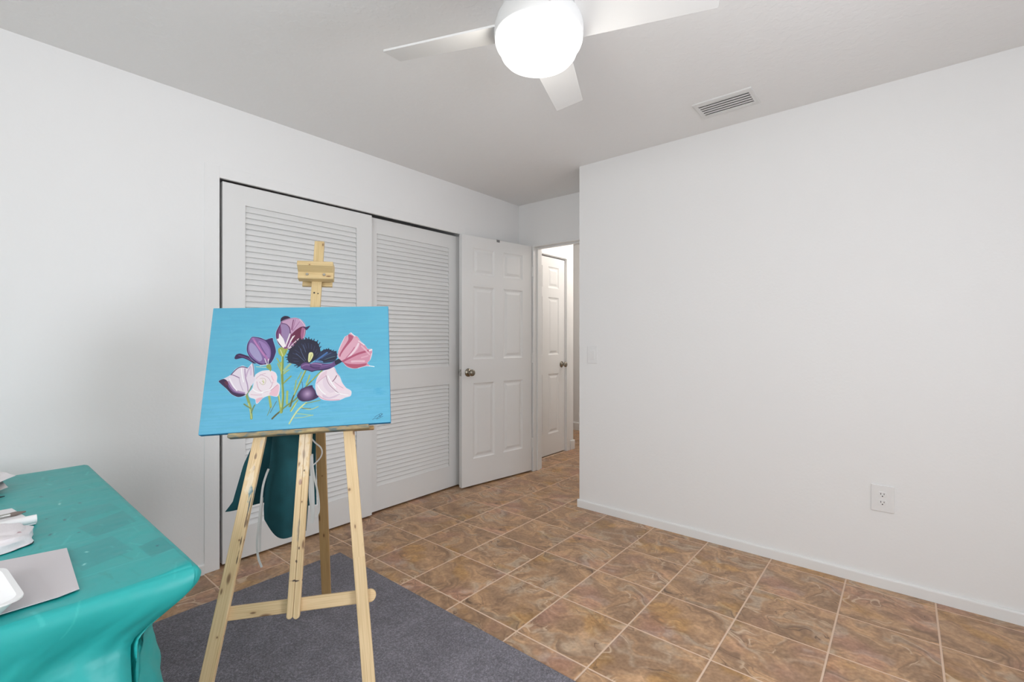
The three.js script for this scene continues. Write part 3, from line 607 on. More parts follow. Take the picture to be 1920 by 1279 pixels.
["s","#4a78b8",9.8,[575,356,592,341,615,323,639,304]],
["s","#6d9ad0",5.9,[579,356,599,353,616,361]],
["s","#5a7478",3.9,[623,350,650,336,684,329]],
["s","#14162a",8.5,[619,354,650,347,681,341]],
["s","#53688c",3.3,[609,338,636,316,663,305]],
["p","#65467e",0,[496,394,499,371,522,361,549,370,562,363,592,364,627,373,664,371,691,353,709,346,724,362,695,384,665,402,638,412,604,414,577,413,557,421,530,405,513,404]],
["s","#93709f",7.2,[504,383,522,369,542,377]],
["s","#a98bb2",5.2,[555,370,582,369,610,378]],
["s","#2a2350",6.5,[510,404,533,407,557,419,580,411,611,411,658,401]],
["s","#442b60",8.5,[549,385,563,401,597,399]],
["s","#8a6aa0",4.6,[610,388,644,385,671,375]],
["p","#1d1f38",0,[685,360,709,346,726,363,692,382]],
["p","#e3e2a4",0,[536,312,542,299,557,300,562,317,555,338,542,359,535,351]],
["s","#8f914c",2.9,[552,311,547,332,543,351]],
["r","#e6e4f2",4.6,[728,362,709,342,701,318,711,279,725,240,742,205,759,193,774,179,788,194,813,207,831,236,856,261,874,289,896,290,899,318,888,357,870,380,884,398,852,398,817,409,782,409,751,394]],
["p","#d593a9",0,[728,362,709,342,701,318,711,279,725,240,742,205,759,193,774,179,788,194,813,207,831,236,856,261,874,289,896,290,899,318,888,357,870,380,884,398,852,398,817,409,782,409,751,394]],
["p","#dfa9bc",0,[728,362,702,318,725,240,759,193,774,181,788,202,817,219,824,268,803,303,764,336]],
["p","#b15874",0,[761,189,788,202,781,226,746,273,720,315,714,334,710,319,729,280,760,225]],
["p","#b45670",0,[729,365,758,379,817,385,867,382,852,398,800,410,758,394]],
["s","#f1d8e2",11.1,[820,251,803,299,754,344]],
["s","#ae4e6d",13.1,[730,362,782,333,831,311,874,301]],
["s","#e9c0ce",13.1,[782,366,817,364,852,367]],
["s","#e6b4c5",9.8,[838,268,867,301,885,325]],
["s","#e3b0c2",8.5,[838,343,874,333]],
["s","#c27590",6.5,[796,275,782,302,747,344]],
["s","#f7eff4",5.2,[775,178,799,202]],
["s","#f7eff4",5.2,[820,233,853,261]],
["s","#f7eff4",9.8,[885,298,897,294]],
["s","#f0dde6",3.9,[897,318,888,357]],
["s","#cf8aa2",3.9,[867,382,884,396]],
["s","#f7fafc",5.2,[881,398,911,404]],
["s","#f3e4ea",3.3,[742,201,718,248,704,295]],
["s","#eed3dd",3.3,[817,409,852,400,874,397]],
["s","#1f4a66",2.0,[899,729,913,720,923,726,937,708,941,720,953,696]],
["s","#1f4a66",2.0,[911,716,932,701,949,695]],
["s","#1f4a66",2.0,[922,728,941,720,958,713]],
["s","#1f4a66",2.0,[940,702,932,721,957,699]]];
const ART = { e1: new THREE.Vector3(0.5927, 0.0273, -0.8049), e2: new THREE.Vector3(-0.3081, 0.9313, -0.1941), o: new THREE.Vector3(-1.7686, 0.8914, -0.5194), w: 0.61, h: 0.4574, t: 0.0245 };
ART.n = new THREE.Vector3().crossVectors(ART.e1, ART.e2).normalize();
function paintedCanvas() {
  const W = 1440, Hh = 1080, k = W / 1000, c = document.createElement('canvas'); c.width = W; c.height = Hh; const x = c.getContext('2d');
  x.fillStyle = '#5fb6d6'; x.fillRect(0, 0, W, Hh);
  for (let i = 0; i < 1500; i++) {                        // broad level brush strokes of slightly different blues
    const px = rnd() * W, py = rnd() * Hh, l = 60 + rnd() * 260, g = Math.floor(rnd() * 5);
    const low = py / Hh > 0.62 + 0.1 * Math.sin(px / 170);
    x.strokeStyle = (low ? ['#6cc0e4', '#74c5e6', '#66bbe0', '#6fc3e2', '#5fb7de'] : ['#5cb3d2', '#63b9d6', '#57afd0', '#68bdda', '#5ab4d6'])[g]; x.globalAlpha = 0.22; x.lineWidth = 6 + rnd() * 16; x.lineCap = 'round';
    x.beginPath(); x.moveTo(px - l / 2, py); x.quadraticCurveTo(px, py + (rnd() - 0.5) * 22, px + l / 2, py + (rnd() - 0.5) * 14); x.stroke();
  }
  for (const [px, py, r] of [[420, 560, 60], [470, 450, 70], [560, 480, 60], [640, 600, 50], [500, 600, 80], [930, 560, 30]]) for (let i = 0; i < 26; i++) { // deeper blue dabs among the stems
    x.strokeStyle = '#3f9fd0'; x.globalAlpha = 0.12; x.lineWidth = 14; x.beginPath(); const a = px * k + (rnd() - 0.5) * r * 2.4, b = py * k + (rnd() - 0.5) * r * 2; x.moveTo(a, b); x.lineTo(a + 30, b + 18 * (rnd() - 0.5)); x.stroke();
  }
  x.globalAlpha = 1; x.lineJoin = 'round'; x.lineCap = 'round';
  const path = (p, close) => {                            // smooth curve through the middles of the given points
    x.beginPath(); const n = p.length / 2, X = (i) => p[2 * (((i % n) + n) % n)] * k, Y = (i) => p[2 * (((i % n) + n) % n) + 1] * k;
    if (close) { x.moveTo(X(0), Y(0)); for (let i = 0; i < n; i++) x.bezierCurveTo(X(i) + (X(i + 1) - X(i - 1)) / 7, Y(i) + (Y(i + 1) - Y(i - 1)) / 7, X(i + 1) - (X(i + 2) - X(i)) / 7, Y(i + 1) - (Y(i + 2) - Y(i)) / 7, X(i + 1), Y(i + 1)); x.closePath(); }
    else { x.moveTo(X(0), Y(0)); for (let i = 1; i < n - 1; i++) x.quadraticCurveTo(X(i), Y(i), i === n - 2 ? X(n - 1) : (X(i) + X(i + 1)) / 2, i === n - 2 ? Y(n - 1) : (Y(i) + Y(i + 1)) / 2); if (n === 2) x.lineTo(X(1), Y(1)); }
  };
  for (const [kind, a, b, pts, r] of PAINT) {
    if (kind === 'p') { path(pts, true); x.fillStyle = a; x.fill(); x.strokeStyle = a; x.lineWidth = 1.5; x.stroke(); }
    else if (kind === 'r') { path(pts, true); x.strokeStyle = a; x.lineWidth = b * k; x.globalAlpha = 0.75; x.stroke(); x.globalAlpha = 1; }
    else if (kind === 's') { path(pts, false); x.strokeStyle = a; x.lineWidth = b * k; x.globalAlpha = 0.9; x.stroke(); x.globalAlpha = 1; }
    else { const g = x.createRadialGradient(pts[0] * k, pts[1] * k, 0, pts[0] * k, pts[1] * k, r * k); g.addColorStop(0, a); g.addColorStop(1, b); path(pts.slice(2), true); x.fillStyle = g; x.fill(); }
  }
  const t = new THREE.CanvasTexture(c); t.colorSpace = THREE.SRGBColorSpace; return t;
}
{
  const weave = dataTex(128, 128, (u, v) => { const k = 128 + 60 * Math.sin(u * 128 * 0.785) * Math.sin(v * 128 * 0.785) + 50 * (hash(Math.floor(u * 128), Math.floor(v * 128)) - 0.5); return [k, k, k]; }, false); weave.repeat.set(9, 7);
  const p = new THREE.Group(); p.name = 'canvas_painting'; scene.add(p);
  tag(p, 'stretched canvas painting of purple, pink and white tulips on blue', 'painting');
  const origin = ART.o.clone().addScaledVector(ART.e1, ART.w / 2);
  p.position.copy(origin); p.quaternion.setFromRotationMatrix(new THREE.Matrix4().makeBasis(ART.e1, ART.e2, ART.n));
  const body = new RoundedBoxGeometry(ART.w, ART.h, ART.t, 3, 0.0035); body.translate(0, ART.h / 2, -ART.t / 2);
  mesh('canvas_edge', metric(body), std({ color: new THREE.Color('#2f88b6'), roughness: 0.7 }), p).userData.label = 'canvas sides painted plain blue';
  const fg = new THREE.PlaneGeometry(ART.w - 0.003, ART.h - 0.003, 1, 1); fg.translate(0, ART.h / 2, 0.0004);
  mesh('painted_face', fg, std({ map: paintedCanvas(), color: lin(0.80, 0.81, 0.80), roughness: 0.55, bumpMap: weave, bumpScale: 0.0004 }), p);
  mesh('stretcher_bar', rspan(-ART.w / 2 + 0.004, ART.w / 2 - 0.004, 0.004, 0.042, -ART.t - 0.0005, -ART.t + 0.01, 0.001), pineMat, p);
  mesh('stretcher_bar', rspan(-ART.w / 2 + 0.004, ART.w / 2 - 0.004, ART.h - 0.042, ART.h - 0.004, -ART.t - 0.0005, -ART.t + 0.01, 0.001), pineMat, p);
  // ledge of the easel that carries the canvas, slightly off level like the canvas
  const ledge = rspan(-0.226, 0.222, -0.0165, -0.0008, -0.0265, 0.0065, 0.005, 3);
  const q = ledge.attributes.position, uv = new Float32Array(q.count * 2); for (let i = 0; i < q.count; i++) { uv[2 * i] = q.getX(i) / 0.46 + 0.5; uv[2 * i + 1] = (q.getY(i) + q.getZ(i)) / 0.06; } ledge.setAttribute('uv', new THREE.BufferAttribute(uv, 2));
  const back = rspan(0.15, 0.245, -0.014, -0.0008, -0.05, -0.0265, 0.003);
  p.updateMatrixWorld(true); easel.updateMatrixWorld(true);
  const M = new THREE.Matrix4().copy(easel.matrixWorld).invert().multiply(p.matrixWorld);
  ledge.translate(0.0085, 0, 0); ledge.applyMatrix4(M); back.applyMatrix4(M);
  const l = mesh('canvas_ledge', ledge, stainedPine, easel); l.userData.label = 'paint-smeared ledge under the canvas';
  mesh('ledge_block', back, shadedPine, l);
}

// ---------------------------------------------------------------- apron hanging behind the painting
{
  const ap = tag(thing('apron', EB, ER), 'dark teal apron with white ties hanging behind the easel legs', 'apron');
  const clothTex = dataTex(256, 256, (u, v, x, y) => { const k = ((x + y) % 4 < 2 ? 4 : -4) + 10 * (hash(x, y) - 0.5) + 10 * (pnoise(u * 8, v * 8, 8) - 0.5); return [16 + k * 0.5, 74 + k, 82 + k]; });
  const cloth = std({ map: clothTex, roughness: 0.85, side: THREE.DoubleSide }), tie = std({ color: lin(0.72, 0.71, 0.69), roughness: 0.8 });
  const interp = (tab, y) => { for (let i = 0; i + 1 < tab.length; i++) if (y <= tab[i][0] && y >= tab[i + 1][0]) return lerp(tab[i][1], tab[i + 1][1], (tab[i][0] - y) / (tab[i][0] - tab[i + 1][0])); return y > tab[0][0] ? tab[0][1] : tab[tab.length - 1][1]; };
  function sheet(fn, nu, nv) {                              // closed thin sheet: front and back 3 mm apart
    const pos = [], uv = [], idx = [];
    for (const off of [0, -0.003]) for (let j = 0; j <= nv; j++) for (let i = 0; i <= nu; i++) { const p = fn(i / nu, j / nv); pos.push(p[0], p[1], p[2] + off); uv.push(p[0] * 4, p[1] * 4); }
    const N = (nu + 1) * (nv + 1), at = (i, j) => j * (nu + 1) + i;
    for (let j = 0; j < nv; j++) for (let i = 0; i < nu; i++) { const a = at(i, j), b = at(i + 1, j), c = at(i + 1, j + 1), d = at(i, j + 1); idx.push(a, d, c, a, c, b, N + a, N + c, N + d, N + a, N + b, N + c); }
    const edge = []; for (let i = 0; i < nu; i++) edge.push([at(i, 0), at(i + 1, 0)]); for (let j = 0; j < nv; j++) edge.push([at(nu, j), at(nu, j + 1)]); for (let i = nu; i > 0; i--) edge.push([at(i, nv), at(i - 1, nv)]); for (let j = nv; j > 0; j--) edge.push([at(0, j), at(0, j - 1)]);
    for (const [a, b] of edge) idx.push(a, b, N + b, a, N + b, N + a);
    const g = new THREE.BufferGeometry(); g.setAttribute('position', new THREE.Float32BufferAttribute(pos, 3)); g.setAttribute('uv', new THREE.Float32BufferAttribute(uv, 2)); g.setIndex(idx); g.computeVertexNormals(); return g;
  }
  const left = [[0.98, -0.15], [0.845, -0.202], [0.792, -0.213], [0.736, -0.237], [0.66, -0.256], [0.603, -0.27], [0.571, -0.294]];
  mesh('back_flap', sheet((u, v) => {
    const bot = 0.571 + 0.012 * Math.sin(u * 3) - 0.006 * u, y = lerp(0.98, bot, v), l = interp(left, Math.max(y, 0.571)), s = lerp(l, 0.012, u);
    return [s, y, -0.475 + 0.022 * Math.sin(u * 9 + v * 1.2) * (0.3 + v) - 0.03 * (1 - u)];
  }, 36, 24), cloth, ap);
  const rl = [[0.98, -0.105], [0.86, -0.124], [0.748, -0.136], [0.655, -0.15], [0.581, -0.157], [0.489, -0.156]], rr = [[0.98, 0.0], [0.834, 0.004], [0.7, 0.004], [0.586, -0.008], [0.489, -0.016]];
  mesh('front_roll', sheet((u, v) => {                       // doubled-over bib: bulges to the front, round at the bottom
    const y0 = lerp(0.98, 0.489, v), l = interp(rl, y0), r = interp(rr, y0), s = lerp(l, r, u), y = y0 + 0.055 * Math.pow(v, 8) * Math.pow(Math.max(0, 1 - 1.6 * u), 2.2), a = Math.PI * u;
    return [s, y, -0.44 + 0.045 * Math.sin(a) + 0.006 * Math.sin(u * 7 + v * 4)];
  }, 30, 30), cloth, ap);
  const ribbon = (pts, w = 0.008, t = 0.0012) => {
    const c = new THREE.CatmullRomCurve3(pts.map((p) => new THREE.Vector3(...p))), n = pts.length * 8, pos = [], idx = [];
    for (let i = 0; i <= n; i++) { const p = c.getPoint(i / n), d = c.getTangent(i / n), side = new THREE.Vector3(0, 0, 1).cross(d).normalize(); if (side.lengthSq() < 0.1) side.set(1, 0, 0); for (const [a, b] of [[-1, -1], [1, -1], [1, 1], [-1, 1]]) pos.push(p.x + side.x * a * w / 2, p.y + side.y * a * w / 2, p.z + b * t); }
    for (let i = 0; i < n; i++) for (let k = 0; k < 4; k++) { const a = i * 4 + k, b = i * 4 + (k + 1) % 4; idx.push(a, b, b + 4, a, b + 4, a + 4); }
    const g = new THREE.BufferGeometry(); g.setAttribute('position', new THREE.Float32BufferAttribute(pos, 3)); g.setIndex(idx); const f = g.toNonIndexed(); f.computeVertexNormals(); f.setAttribute('uv', new THREE.BufferAttribute(new Float32Array(f.attributes.position.count * 2), 2)); return f;
  };
  const T2 = (n, pts, z, w) => mesh('tie', ribbon(pts.map(([a, b]) => [a, b, z]), w), tie, ap).userData.label = 'white cotton tie';
  T2(0, [[-0.128, 0.74], [-0.136, 0.718], [-0.146, 0.68], [-0.152, 0.623], [-0.159, 0.549], [-0.165, 0.476], [-0.160, 0.429], [-0.150, 0.398]], -0.388, 0.007);
  T2(0, [[-0.149, 0.64], [-0.152, 0.58], [-0.155, 0.529], [-0.1565, 0.452]], -0.392, 0.006);
  T2(0, [[0.004, 0.845], [0.022, 0.822], [0.041, 0.803], [0.046, 0.786], [0.041, 0.768], [0.026, 0.75], [0.013, 0.738]], -0.40, 0.0045);
  T2(0, [[0.009, 0.78], [0.011, 0.72], [0.013, 0.642], [0.014, 0.56], [0.01, 0.53]], -0.404, 0.012);
  T2(0, [[0.012, 0.76], [0.02, 0.70], [0.03, 0.65], [0.036, 0.60], [0.034, 0.568], [0.024, 0.553]], -0.397, 0.006);
  T2(0, [[0.006, 0.70], [0.003, 0.64], [0.007, 0.59], [0.012, 0.55]], -0.408, 0.007);
  T2(0, [[-0.11, 0.975], [-0.08, 1.1], [-0.02, 1.2], [0.018, 1.2], [0.01, 1.1], [-0.01, 0.975]], -0.465, 0.012);
}

// ---------------------------------------------------------------- table with its plastic cloth
const TB = { x0: -2.315, x1: -1.122, z0: -0.317, z1: 0.40, y: 0.742 };
{
  const t = tag(thing('folding_table', [(TB.x0 + TB.x1) / 2, 0, (TB.z0 + TB.z1) / 2]), 'rectangular folding table hidden under the teal plastic cloth', 'table');
  const hx = (TB.x1 - TB.x0) / 2, hz = (TB.z1 - TB.z0) / 2, grey = std({ color: lin(0.4, 0.4, 0.42), roughness: 0.5 });
  mesh('tabletop', rspan(-hx + 0.012, hx - 0.012, TB.y - 0.04, TB.y - 0.003, -hz + 0.012, hz - 0.012, 0.01), plasticWhite, t);
  for (const a of [-1, 1]) for (const b of [-1, 1]) mesh('leg', new THREE.CylinderGeometry(0.014, 0.014, TB.y - 0.04 - 0.009, 16).translate(a * (hx - 0.12), (TB.y - 0.04 + 0.009) / 2, b * (hz - 0.12)), grey, t);
}
{
  const W = 1024, c = document.createElement('canvas'); c.width = c.height = W; const x = c.getContext('2d');
  x.fillStyle = '#24a6a4'; x.fillRect(0, 0, W, W);
  const m = (px, pz) => [(px - TB.x0 + 0.5) / 2.25 * W, (pz - TB.z0 + 0.5) / 2.25 * W];      // cloth metres to pixels
  const quad = (col, al, pts) => { x.globalAlpha = al; x.fillStyle = col; x.beginPath(); pts.forEach((p, i) => { const q = m(...p); i ? x.lineTo(...q) : x.moveTo(...q); }); x.closePath(); x.fill(); x.globalAlpha = 1; };
  for (let i = 0; i < 500; i++) { x.globalAlpha = 0.05; x.fillStyle = rnd() < 0.5 ? '#34b6b2' : '#1b9492'; x.beginPath(); x.ellipse(rnd() * W, rnd() * W, 6 + rnd() * 40, 3 + rnd() * 16, rnd() * 3, 0, 6.3); x.fill(); }
  quad('#1f8a8c', 0.5, [[-1.62, -0.30], [-1.50, -0.305], [-1.45, -0.22], [-1.56, -0.2]]);          // patches where the plastic clings to the table
  quad('#228e90', 0.45, [[-1.43, -0.245], [-1.30, -0.26], [-1.26, -0.17], [-1.40, -0.16]]);
  quad('#1c8284', 0.5, [[-1.34, -0.318], [-1.245, -0.322], [-1.225, -0.275], [-1.31, -0.27]]);
  quad('#228e90', 0.35, [[-1.72, -0.29], [-1.64, -0.30], [-1.62, -0.2], [-1.70, -0.19]]);
  x.strokeStyle = '#5cc4c4'; x.globalAlpha = 0.22; x.lineWidth = 3;
  for (const [a, b] of [[[-1.46, -0.33], [-1.44, 0.4]], [[-1.235, -0.33], [-1.20, 0.4]], [[-1.78, -0.33], [-1.77, 0.4]], [[-2.05, -0.33], [-2.06, 0.4]]]) { x.beginPath(); x.moveTo(...m(...a)); x.lineTo(...m(...b)); x.stroke(); }
  for (let i = 0; i < 90; i++) { const q = m(lerp(TB.x0, TB.x1, rnd()), lerp(TB.z0, 0.1, rnd())), l = 4 + rnd() * 26, a = (rnd() - 0.5) * 0.9; x.strokeStyle = rnd() < 0.5 ? '#6fd6cc' : '#17857f'; x.globalAlpha = 0.16 + 0.2 * rnd(); x.lineWidth = 1 + rnd() * 2; x.beginPath(); x.moveTo(...q); x.lineTo(q[0] + l * Math.cos(a), q[1] + l * Math.sin(a)); x.stroke(); }   // scuffs
  x.globalAlpha = 0.7;
  for (const [px, pz, l] of [[-1.83, -0.20, 9], [-1.79, -0.235, 5], [-1.66, -0.19, 8], [-1.70, -0.16, 3], [-1.95, -0.17, 6], [-1.98, -0.24, 4], [-1.52, -0.20, 3], [-1.30, -0.18, 5], [-1.29, -0.30, 4], [-1.56, -0.155, 6], [-1.37, -0.19, 4]]) { const q = m(px, pz); x.strokeStyle = rnd() < 0.6 ? '#1c5a63' : '#bfe9e2'; x.lineWidth = 2.2; x.beginPath(); x.moveTo(...q); x.lineTo(q[0] + l, q[1] + (rnd() - 0.5) * l); x.stroke(); }
  x.globalAlpha = 1;
  const tex = new THREE.CanvasTexture(c); tex.colorSpace = THREE.SRGBColorSpace; tex.flipY = false;
  const crumple = dataTex(512, 512, (u, v) => { const k = 128 + 300 * (pnoise(u * 22, v * 22, 22) - 0.5) * pnoise(u * 7, v * 7, 7) + 60 * (pnoise(u * 60, v * 60, 60) - 0.5); return [k, k, k]; }, false); crumple.repeat.set(2, 2);
  const clothMat = new THREE.MeshPhysicalMaterial({ map: tex, roughness: 0.4, side: THREE.DoubleSide, bumpMap: crumple, bumpScale: 0.003 });
  const OV = 0.44, R = 0.018, fold = (d) => { const a = d / R; return a < Math.PI / 2 ? [R * Math.sin(a), R * (1 - Math.cos(a))] : [R, R + d - R * Math.PI / 2]; };
  const axis = (lo, hi, n) => { const l = []; for (let i = 0; i <= 34; i++) l.push(lo - OV + OV * i / 34); for (let i = 1; i < n; i++) l.push(lerp(lo, hi, i / n)); for (let i = 0; i <= 34; i++) l.push(hi + OV * i / 34); for (const e of [lo, hi]) for (const d of [0.003, 0.006, 0.009]) l.push(e === lo ? e - d : e + d); return l.sort((a, b) => a - b); };
  const xs = axis(TB.x0, TB.x1, 46), zs = axis(TB.z0, TB.z1, 34), pos = [], uv = [], idx = [];
  for (const pz of zs) for (const px of xs) {
    const dx = Math.max(0, px - TB.x1) + Math.max(0, TB.x0 - px), dz = Math.max(0, pz - TB.z1) + Math.max(0, TB.z0 - pz), sx = px > TB.x1 ? 1 : -1, sz = pz > TB.z1 ? 1 : -1;
    let X = clamp(px, TB.x0, TB.x1), Z = clamp(pz, TB.z0, TB.z1), Y = TB.y, r = Math.hypot(dx, dz);
    if (r > 0) {
      const [out, down] = fold(r), cx = dx / r, cz = dz / r, flare = dx > 0 && dz > 0 ? (sx > 0 && sz < 0 ? 0 : 0.42 * down * 2 * cx * cz) : 0;
      const along = dx > dz ? pz : px, corner = dx > 0 && dz > 0;
      const wave = 0.11 * down * Math.sin(along * 13 + 1.1 * Math.sin(along * 6) + 2.2 * down) + 0.07 * down * noise.noise(along * 6, down * 5, 3.3) + 0.012 * smooth(0.03, 0.15, down) * noise.noise(along * 14 + down * 9, down * 12, 5.5);
      const o = out + (corner ? flare : 0.55 * Math.abs(wave) + 0.45 * wave + 0.03 * down);
      X += sx * cx * o; Z += sz * cz * o; Y -= down;
      if (pz < TB.z1 && (corner ? sx > 0 && sz < 0 : dx > 0 ? sx > 0 : sz < 0)) {   // the near corner of the cloth is gathered in under the table edge
        const f = corner ? 1 : dx > 0 ? smooth(0.42, 0.0, pz - TB.z0) : smooth(0.5, 0.0, TB.x1 - px), g = smooth(0.02, 0.12, down) * f;
        Z += (0.088 + 0.06 * down) * g; X -= 0.035 * g;
        const fd = down * 1.0 + (pz - TB.z0) * 0.5 - (corner ? dz * 0.6 : 0); X += (0.006 + 0.045 * down) * f * smooth(0.02, 0.1, down) * Math.sin(fd * 40 + 1.5 * noise.noise(pz * 9, down * 9, 4));   // slanting soft folds
      }
      X += sx * cx * 0.006 * smooth(0.02, 0.1, down) * noise.noise(px * 22, pz * 22, 9); Z += sz * cz * 0.006 * smooth(0.02, 0.1, down) * noise.noise(px * 22, pz * 22, 19);
    } else {
      Y += 0.0016 * noise.noise(px * 16, pz * 16, 7) + 0.0012 * Math.exp(-(((px + 1.45) / 0.006) ** 2)) + 0.0012 * Math.exp(-(((px + 1.22) / 0.006) ** 2)) + 0.001;
      Y += 0.006 * Math.exp(-((Math.hypot(px - TB.x1, pz - TB.z0) / 0.04) ** 2));   // the corner stands up a little
    }
    pos.push(X, Y, Z); uv.push((px - TB.x0 + 0.5) / 2.25, (pz - TB.z0 + 0.5) / 2.25);
  }
  const nx = xs.length; for (let j = 0; j + 1 < zs.length; j++) for (let i = 0; i + 1 < nx; i++) { const a = j * nx + i; idx.push(a, a + nx, a + nx + 1, a, a + nx + 1, a + 1); }
  const g = new THREE.BufferGeometry(); g.setAttribute('position', new THREE.Float32BufferAttribute(pos, 3)); g.setAttribute('uv', new THREE.Float32BufferAttribute(uv, 2)); g.setIndex(idx); g.computeVertexNormals();
  tag(mesh('tablecloth', g, clothMat), 'glossy teal plastic tablecloth draped over the table', 'tablecloth');
}
// things on the table
{
  const top = TB.y + 0.0035, card = std({ color: lin(0.64, 0.605, 0.62), roughness: 0.8 }), paper = std({ color: lin(0.84, 0.82, 0.83), roughness: 0.85 }), foam = std({ color: lin(0.86, 0.86, 0.86), roughness: 0.5 });
  // grey card with a nicked corner
  const outline = [[-1.437, 0.13], [-1.433, -0.067], [-1.411, -0.165], [-1.164, -0.153], [-1.156, -0.125], [-1.158, 0.13]], s = new THREE.Shape(); outline.forEach(([a, b], i) => (i ? s.lineTo(a + 1.3, -b) : s.moveTo(a + 1.3, -b)));
  const cg = new THREE.ExtrudeGeometry(s, { depth: 0.0012, bevelEnabled: false }); cg.rotateX(-Math.PI / 2); metric(cg);
  const cd = mesh('card_sheet', cg, card); cd.position.set(-1.3, top + 0.0015, 0); tag(cd, 'plain grey card lying on the teal tablecloth', 'card');
  // foam tray on the card
  const tr = tag(thing('foam_tray', [-1.215, top + 0.003, 0.03]), 'white foam tray standing on the grey card', 'tray');
  const ring = (w, d, r) => { const q = new THREE.Shape(); q.moveTo(-w + r, -d); q.lineTo(w - r, -d); q.quadraticCurveTo(w, -d, w, -d + r); q.lineTo(w, d - r); q.quadraticCurveTo(w, d, w - r, d); q.lineTo(-w + r, d); q.quadraticCurveTo(-w, d, -w, d - r); q.lineTo(-w, -d + r); q.quadraticCurveTo(-w, -d, -w + r, -d); return q.getPoints(6); };
  const loops = [[0.074, 0.082, 0.02, 0], [0.09, 0.1, 0.028, 0.022], [0.096, 0.106, 0.03, 0.023], [0.096, 0.106, 0.03, 0.0255], [0.088, 0.098, 0.027, 0.0255], [0.072, 0.08, 0.02, 0.004]].map(([w, d, r, y]) => ring(w, d, r).map((p) => [p.x, y, p.y]));
  const pp = [], n = loops[0].length; for (let k = 0; k + 1 < loops.length; k++) for (let i = 0; i < n; i++) { const j = (i + 1) % n, a = loops[k][i], b = loops[k][j], c = loops[k + 1][j], d = loops[k + 1][i]; pp.push(...a, ...d, ...c, ...a, ...c, ...b); }
  for (const [lp, up] of [[loops[0], 0], [loops[loops.length - 1], 1]]) for (let i = 0; i < n; i++) { const j = (i + 1) % n, o = [0, lp[0][1], 0]; up ? pp.push(...o, ...lp[j], ...lp[i]) : pp.push(...o, ...lp[i], ...lp[j]); }
  const tg = new THREE.BufferGeometry(); tg.setAttribute('position', new THREE.Float32BufferAttribute(pp, 3)); tg.computeVertexNormals(); metric(tg); mesh('dish', tg, foam, tr); tr.rotation.y = 0.08;
  // rag: crumpled towel with paint
  const rg = new THREE.SphereGeometry(1, 64, 40); { const q = rg.attributes.position; for (let i = 0; i < q.count; i++) { let X = q.getX(i), Y = q.getY(i), Z = q.getZ(i); const f = 1 + 0.14 * noise.noise(X * 1.6, Y * 1.6, Z * 1.6 + 4) + 0.05 * noise.noise(X * 4, Y * 4, Z * 4) + 0.02 * noise.noise(X * 11, Y * 11, Z * 11); const e = (t) => Math.sign(t) * Math.pow(Math.abs(t), 0.7); q.setXYZ(i, e(X) * f * 0.084, Math.max(-0.0, (e(Y) * f + 0.25) * 0.027), e(Z) * f * 0.135); } rg.computeVertexNormals(); }
  const ragTex = dataTex(256, 256, (u, v) => { const a = fbm(u * 9, v * 9, 2.5, 3), b = fbm(u * 5 + 9, v * 5, 6.5, 3); let c = [240, 234, 236]; const to = (k, t) => { c = c.map((x, i) => lerp(x, k[i], t)); }; to([176, 108, 116], smooth(0.2, 0.32, a) * 0.5); to([120, 100, 110], smooth(0.26, 0.34, b) * 0.45); const k = 10 * hash(Math.floor(u * 256), Math.floor(v * 256)); return c.map((x) => x - k); });
  const rag = mesh('paint_rag', rg, std({ map: ragTex, roughness: 1 })); rag.position.set(-1.558, top, 0.005); rag.rotation.y = 0.1; tag(rag, 'crumpled white rag with reddish paint smears', 'rag');
  // paper palette with a rolled edge and a brush on it
  const pl = tag(thing('paper_palette', [-1.745, top, 0.02]), 'white paper palette with a curled edge', 'palette');
  const ps = new THREE.Shape(); [[-0.11, 0.16], [-0.11, -0.106], [-0.108, -0.128], [0.012, -0.147], [0.05, -0.158], [0.085, -0.158], [0.085, 0.16]].forEach(([a, b], i) => (i ? ps.lineTo(a, -b) : ps.moveTo(a, -b)));
  const pg = new THREE.ExtrudeGeometry(ps, { depth: 0.003, bevelEnabled: false }); pg.rotateX(-Math.PI / 2); metric(pg); mesh('sheet', pg, paper, pl);
  const curl = new THREE.CylinderGeometry(0.009, 0.011, 0.32, 18); curl.rotateX(Math.PI / 2); curl.translate(0.078, 0.011, 0); mesh('rolled_edge', metric(curl), foam, pl);
  const brushWood = std({ color: lin(0.32, 0.29, 0.28), roughness: 0.5 }), brush = tag(thing('paint_brush', [-1.76, top + 0.0085, -0.06], 0.12), 'grey paint brush lying on the white paper palette', 'paint brush');
  const bl = (pts) => { const g = new THREE.LatheGeometry(pts.map((p) => new THREE.Vector2(...p)), 14); g.rotateX(Math.PI / 2); return g; };
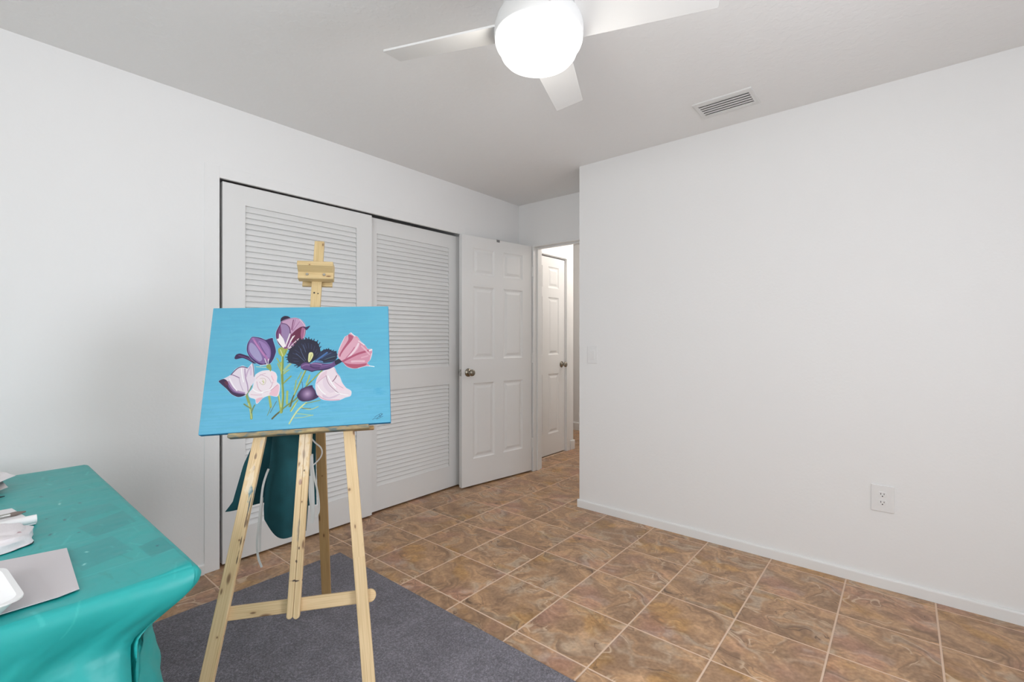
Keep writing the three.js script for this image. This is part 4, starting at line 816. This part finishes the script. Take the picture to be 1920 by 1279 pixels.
  mesh('handle', bl([[0, 0.16], [0.003, 0.16], [0.005, 0.08], [0.0045, -0.01], [0, -0.01]]), brushWood, brush); mesh('ferrule', bl([[0, -0.01], [0.0046, -0.01], [0.005, -0.04], [0, -0.04]]), steel, brush); mesh('bristles', bl([[0, -0.04], [0.005, -0.04], [0.0055, -0.05], [0.002, -0.068], [0, -0.07]]), std({ color: lin(0.2, 0.16, 0.14), roughness: 0.9 }), brush);
  // stack of used papers and a dark pen further back
  for (const [i, [px, pz, r]] of [[-2.12, 0.02, 0.12], [-2.10, 0.035, -0.1], [-2.13, 0.01, 0.3]].entries()) {
    const g = new THREE.PlaneGeometry(0.15, 0.25, 10, 14); g.rotateX(-Math.PI / 2); const q = g.attributes.position; for (let k = 0; k < q.count; k++) q.setY(k, 0.004 + 0.012 * i + 0.011 * Math.abs(noise.noise(q.getX(k) * 14 + i * 5, q.getZ(k) * 14, 1.5)) + (q.getZ(k) < -0.09 ? (-0.09 - q.getZ(k)) * 0.35 : 0)); g.computeVertexNormals();
    const sh = mesh('used_paper', g, std({ color: [lin(0.72, 0.68, 0.68), lin(0.66, 0.58, 0.58), lin(0.76, 0.74, 0.75)][i], roughness: 0.9, side: THREE.DoubleSide })); sh.position.set(px, top, pz); sh.rotation.y = r;
    tag(sh, ['bottom sheet of the small pile of used paper', 'pinkish middle sheet of the small pile of used paper', 'top white sheet of the small pile of used paper'][i], 'paper', 'used paper on the tablecloth');
  }
  const pen = tag(thing('black_pen', [-1.985, top + 0.0045, -0.02], 0.22), 'black pen lying on the teal tablecloth', 'pen'), ink = std({ color: lin(0.015, 0.015, 0.018), roughness: 0.35 });
  mesh('barrel', bl([[0, 0.07], [0.004, 0.07], [0.0045, 0], [0.0045, -0.06], [0, -0.06]]), ink, pen); mesh('tip', bl([[0, -0.06], [0.004, -0.06], [0.001, -0.085], [0, -0.085]]), ink, pen);
}

scene.traverse((o) => { if (o.isMesh) { o.castShadow = true; o.receiveShadow = true; } if (o.isPointLight) o.castShadow = true; });
renderer.render(scene, camera);
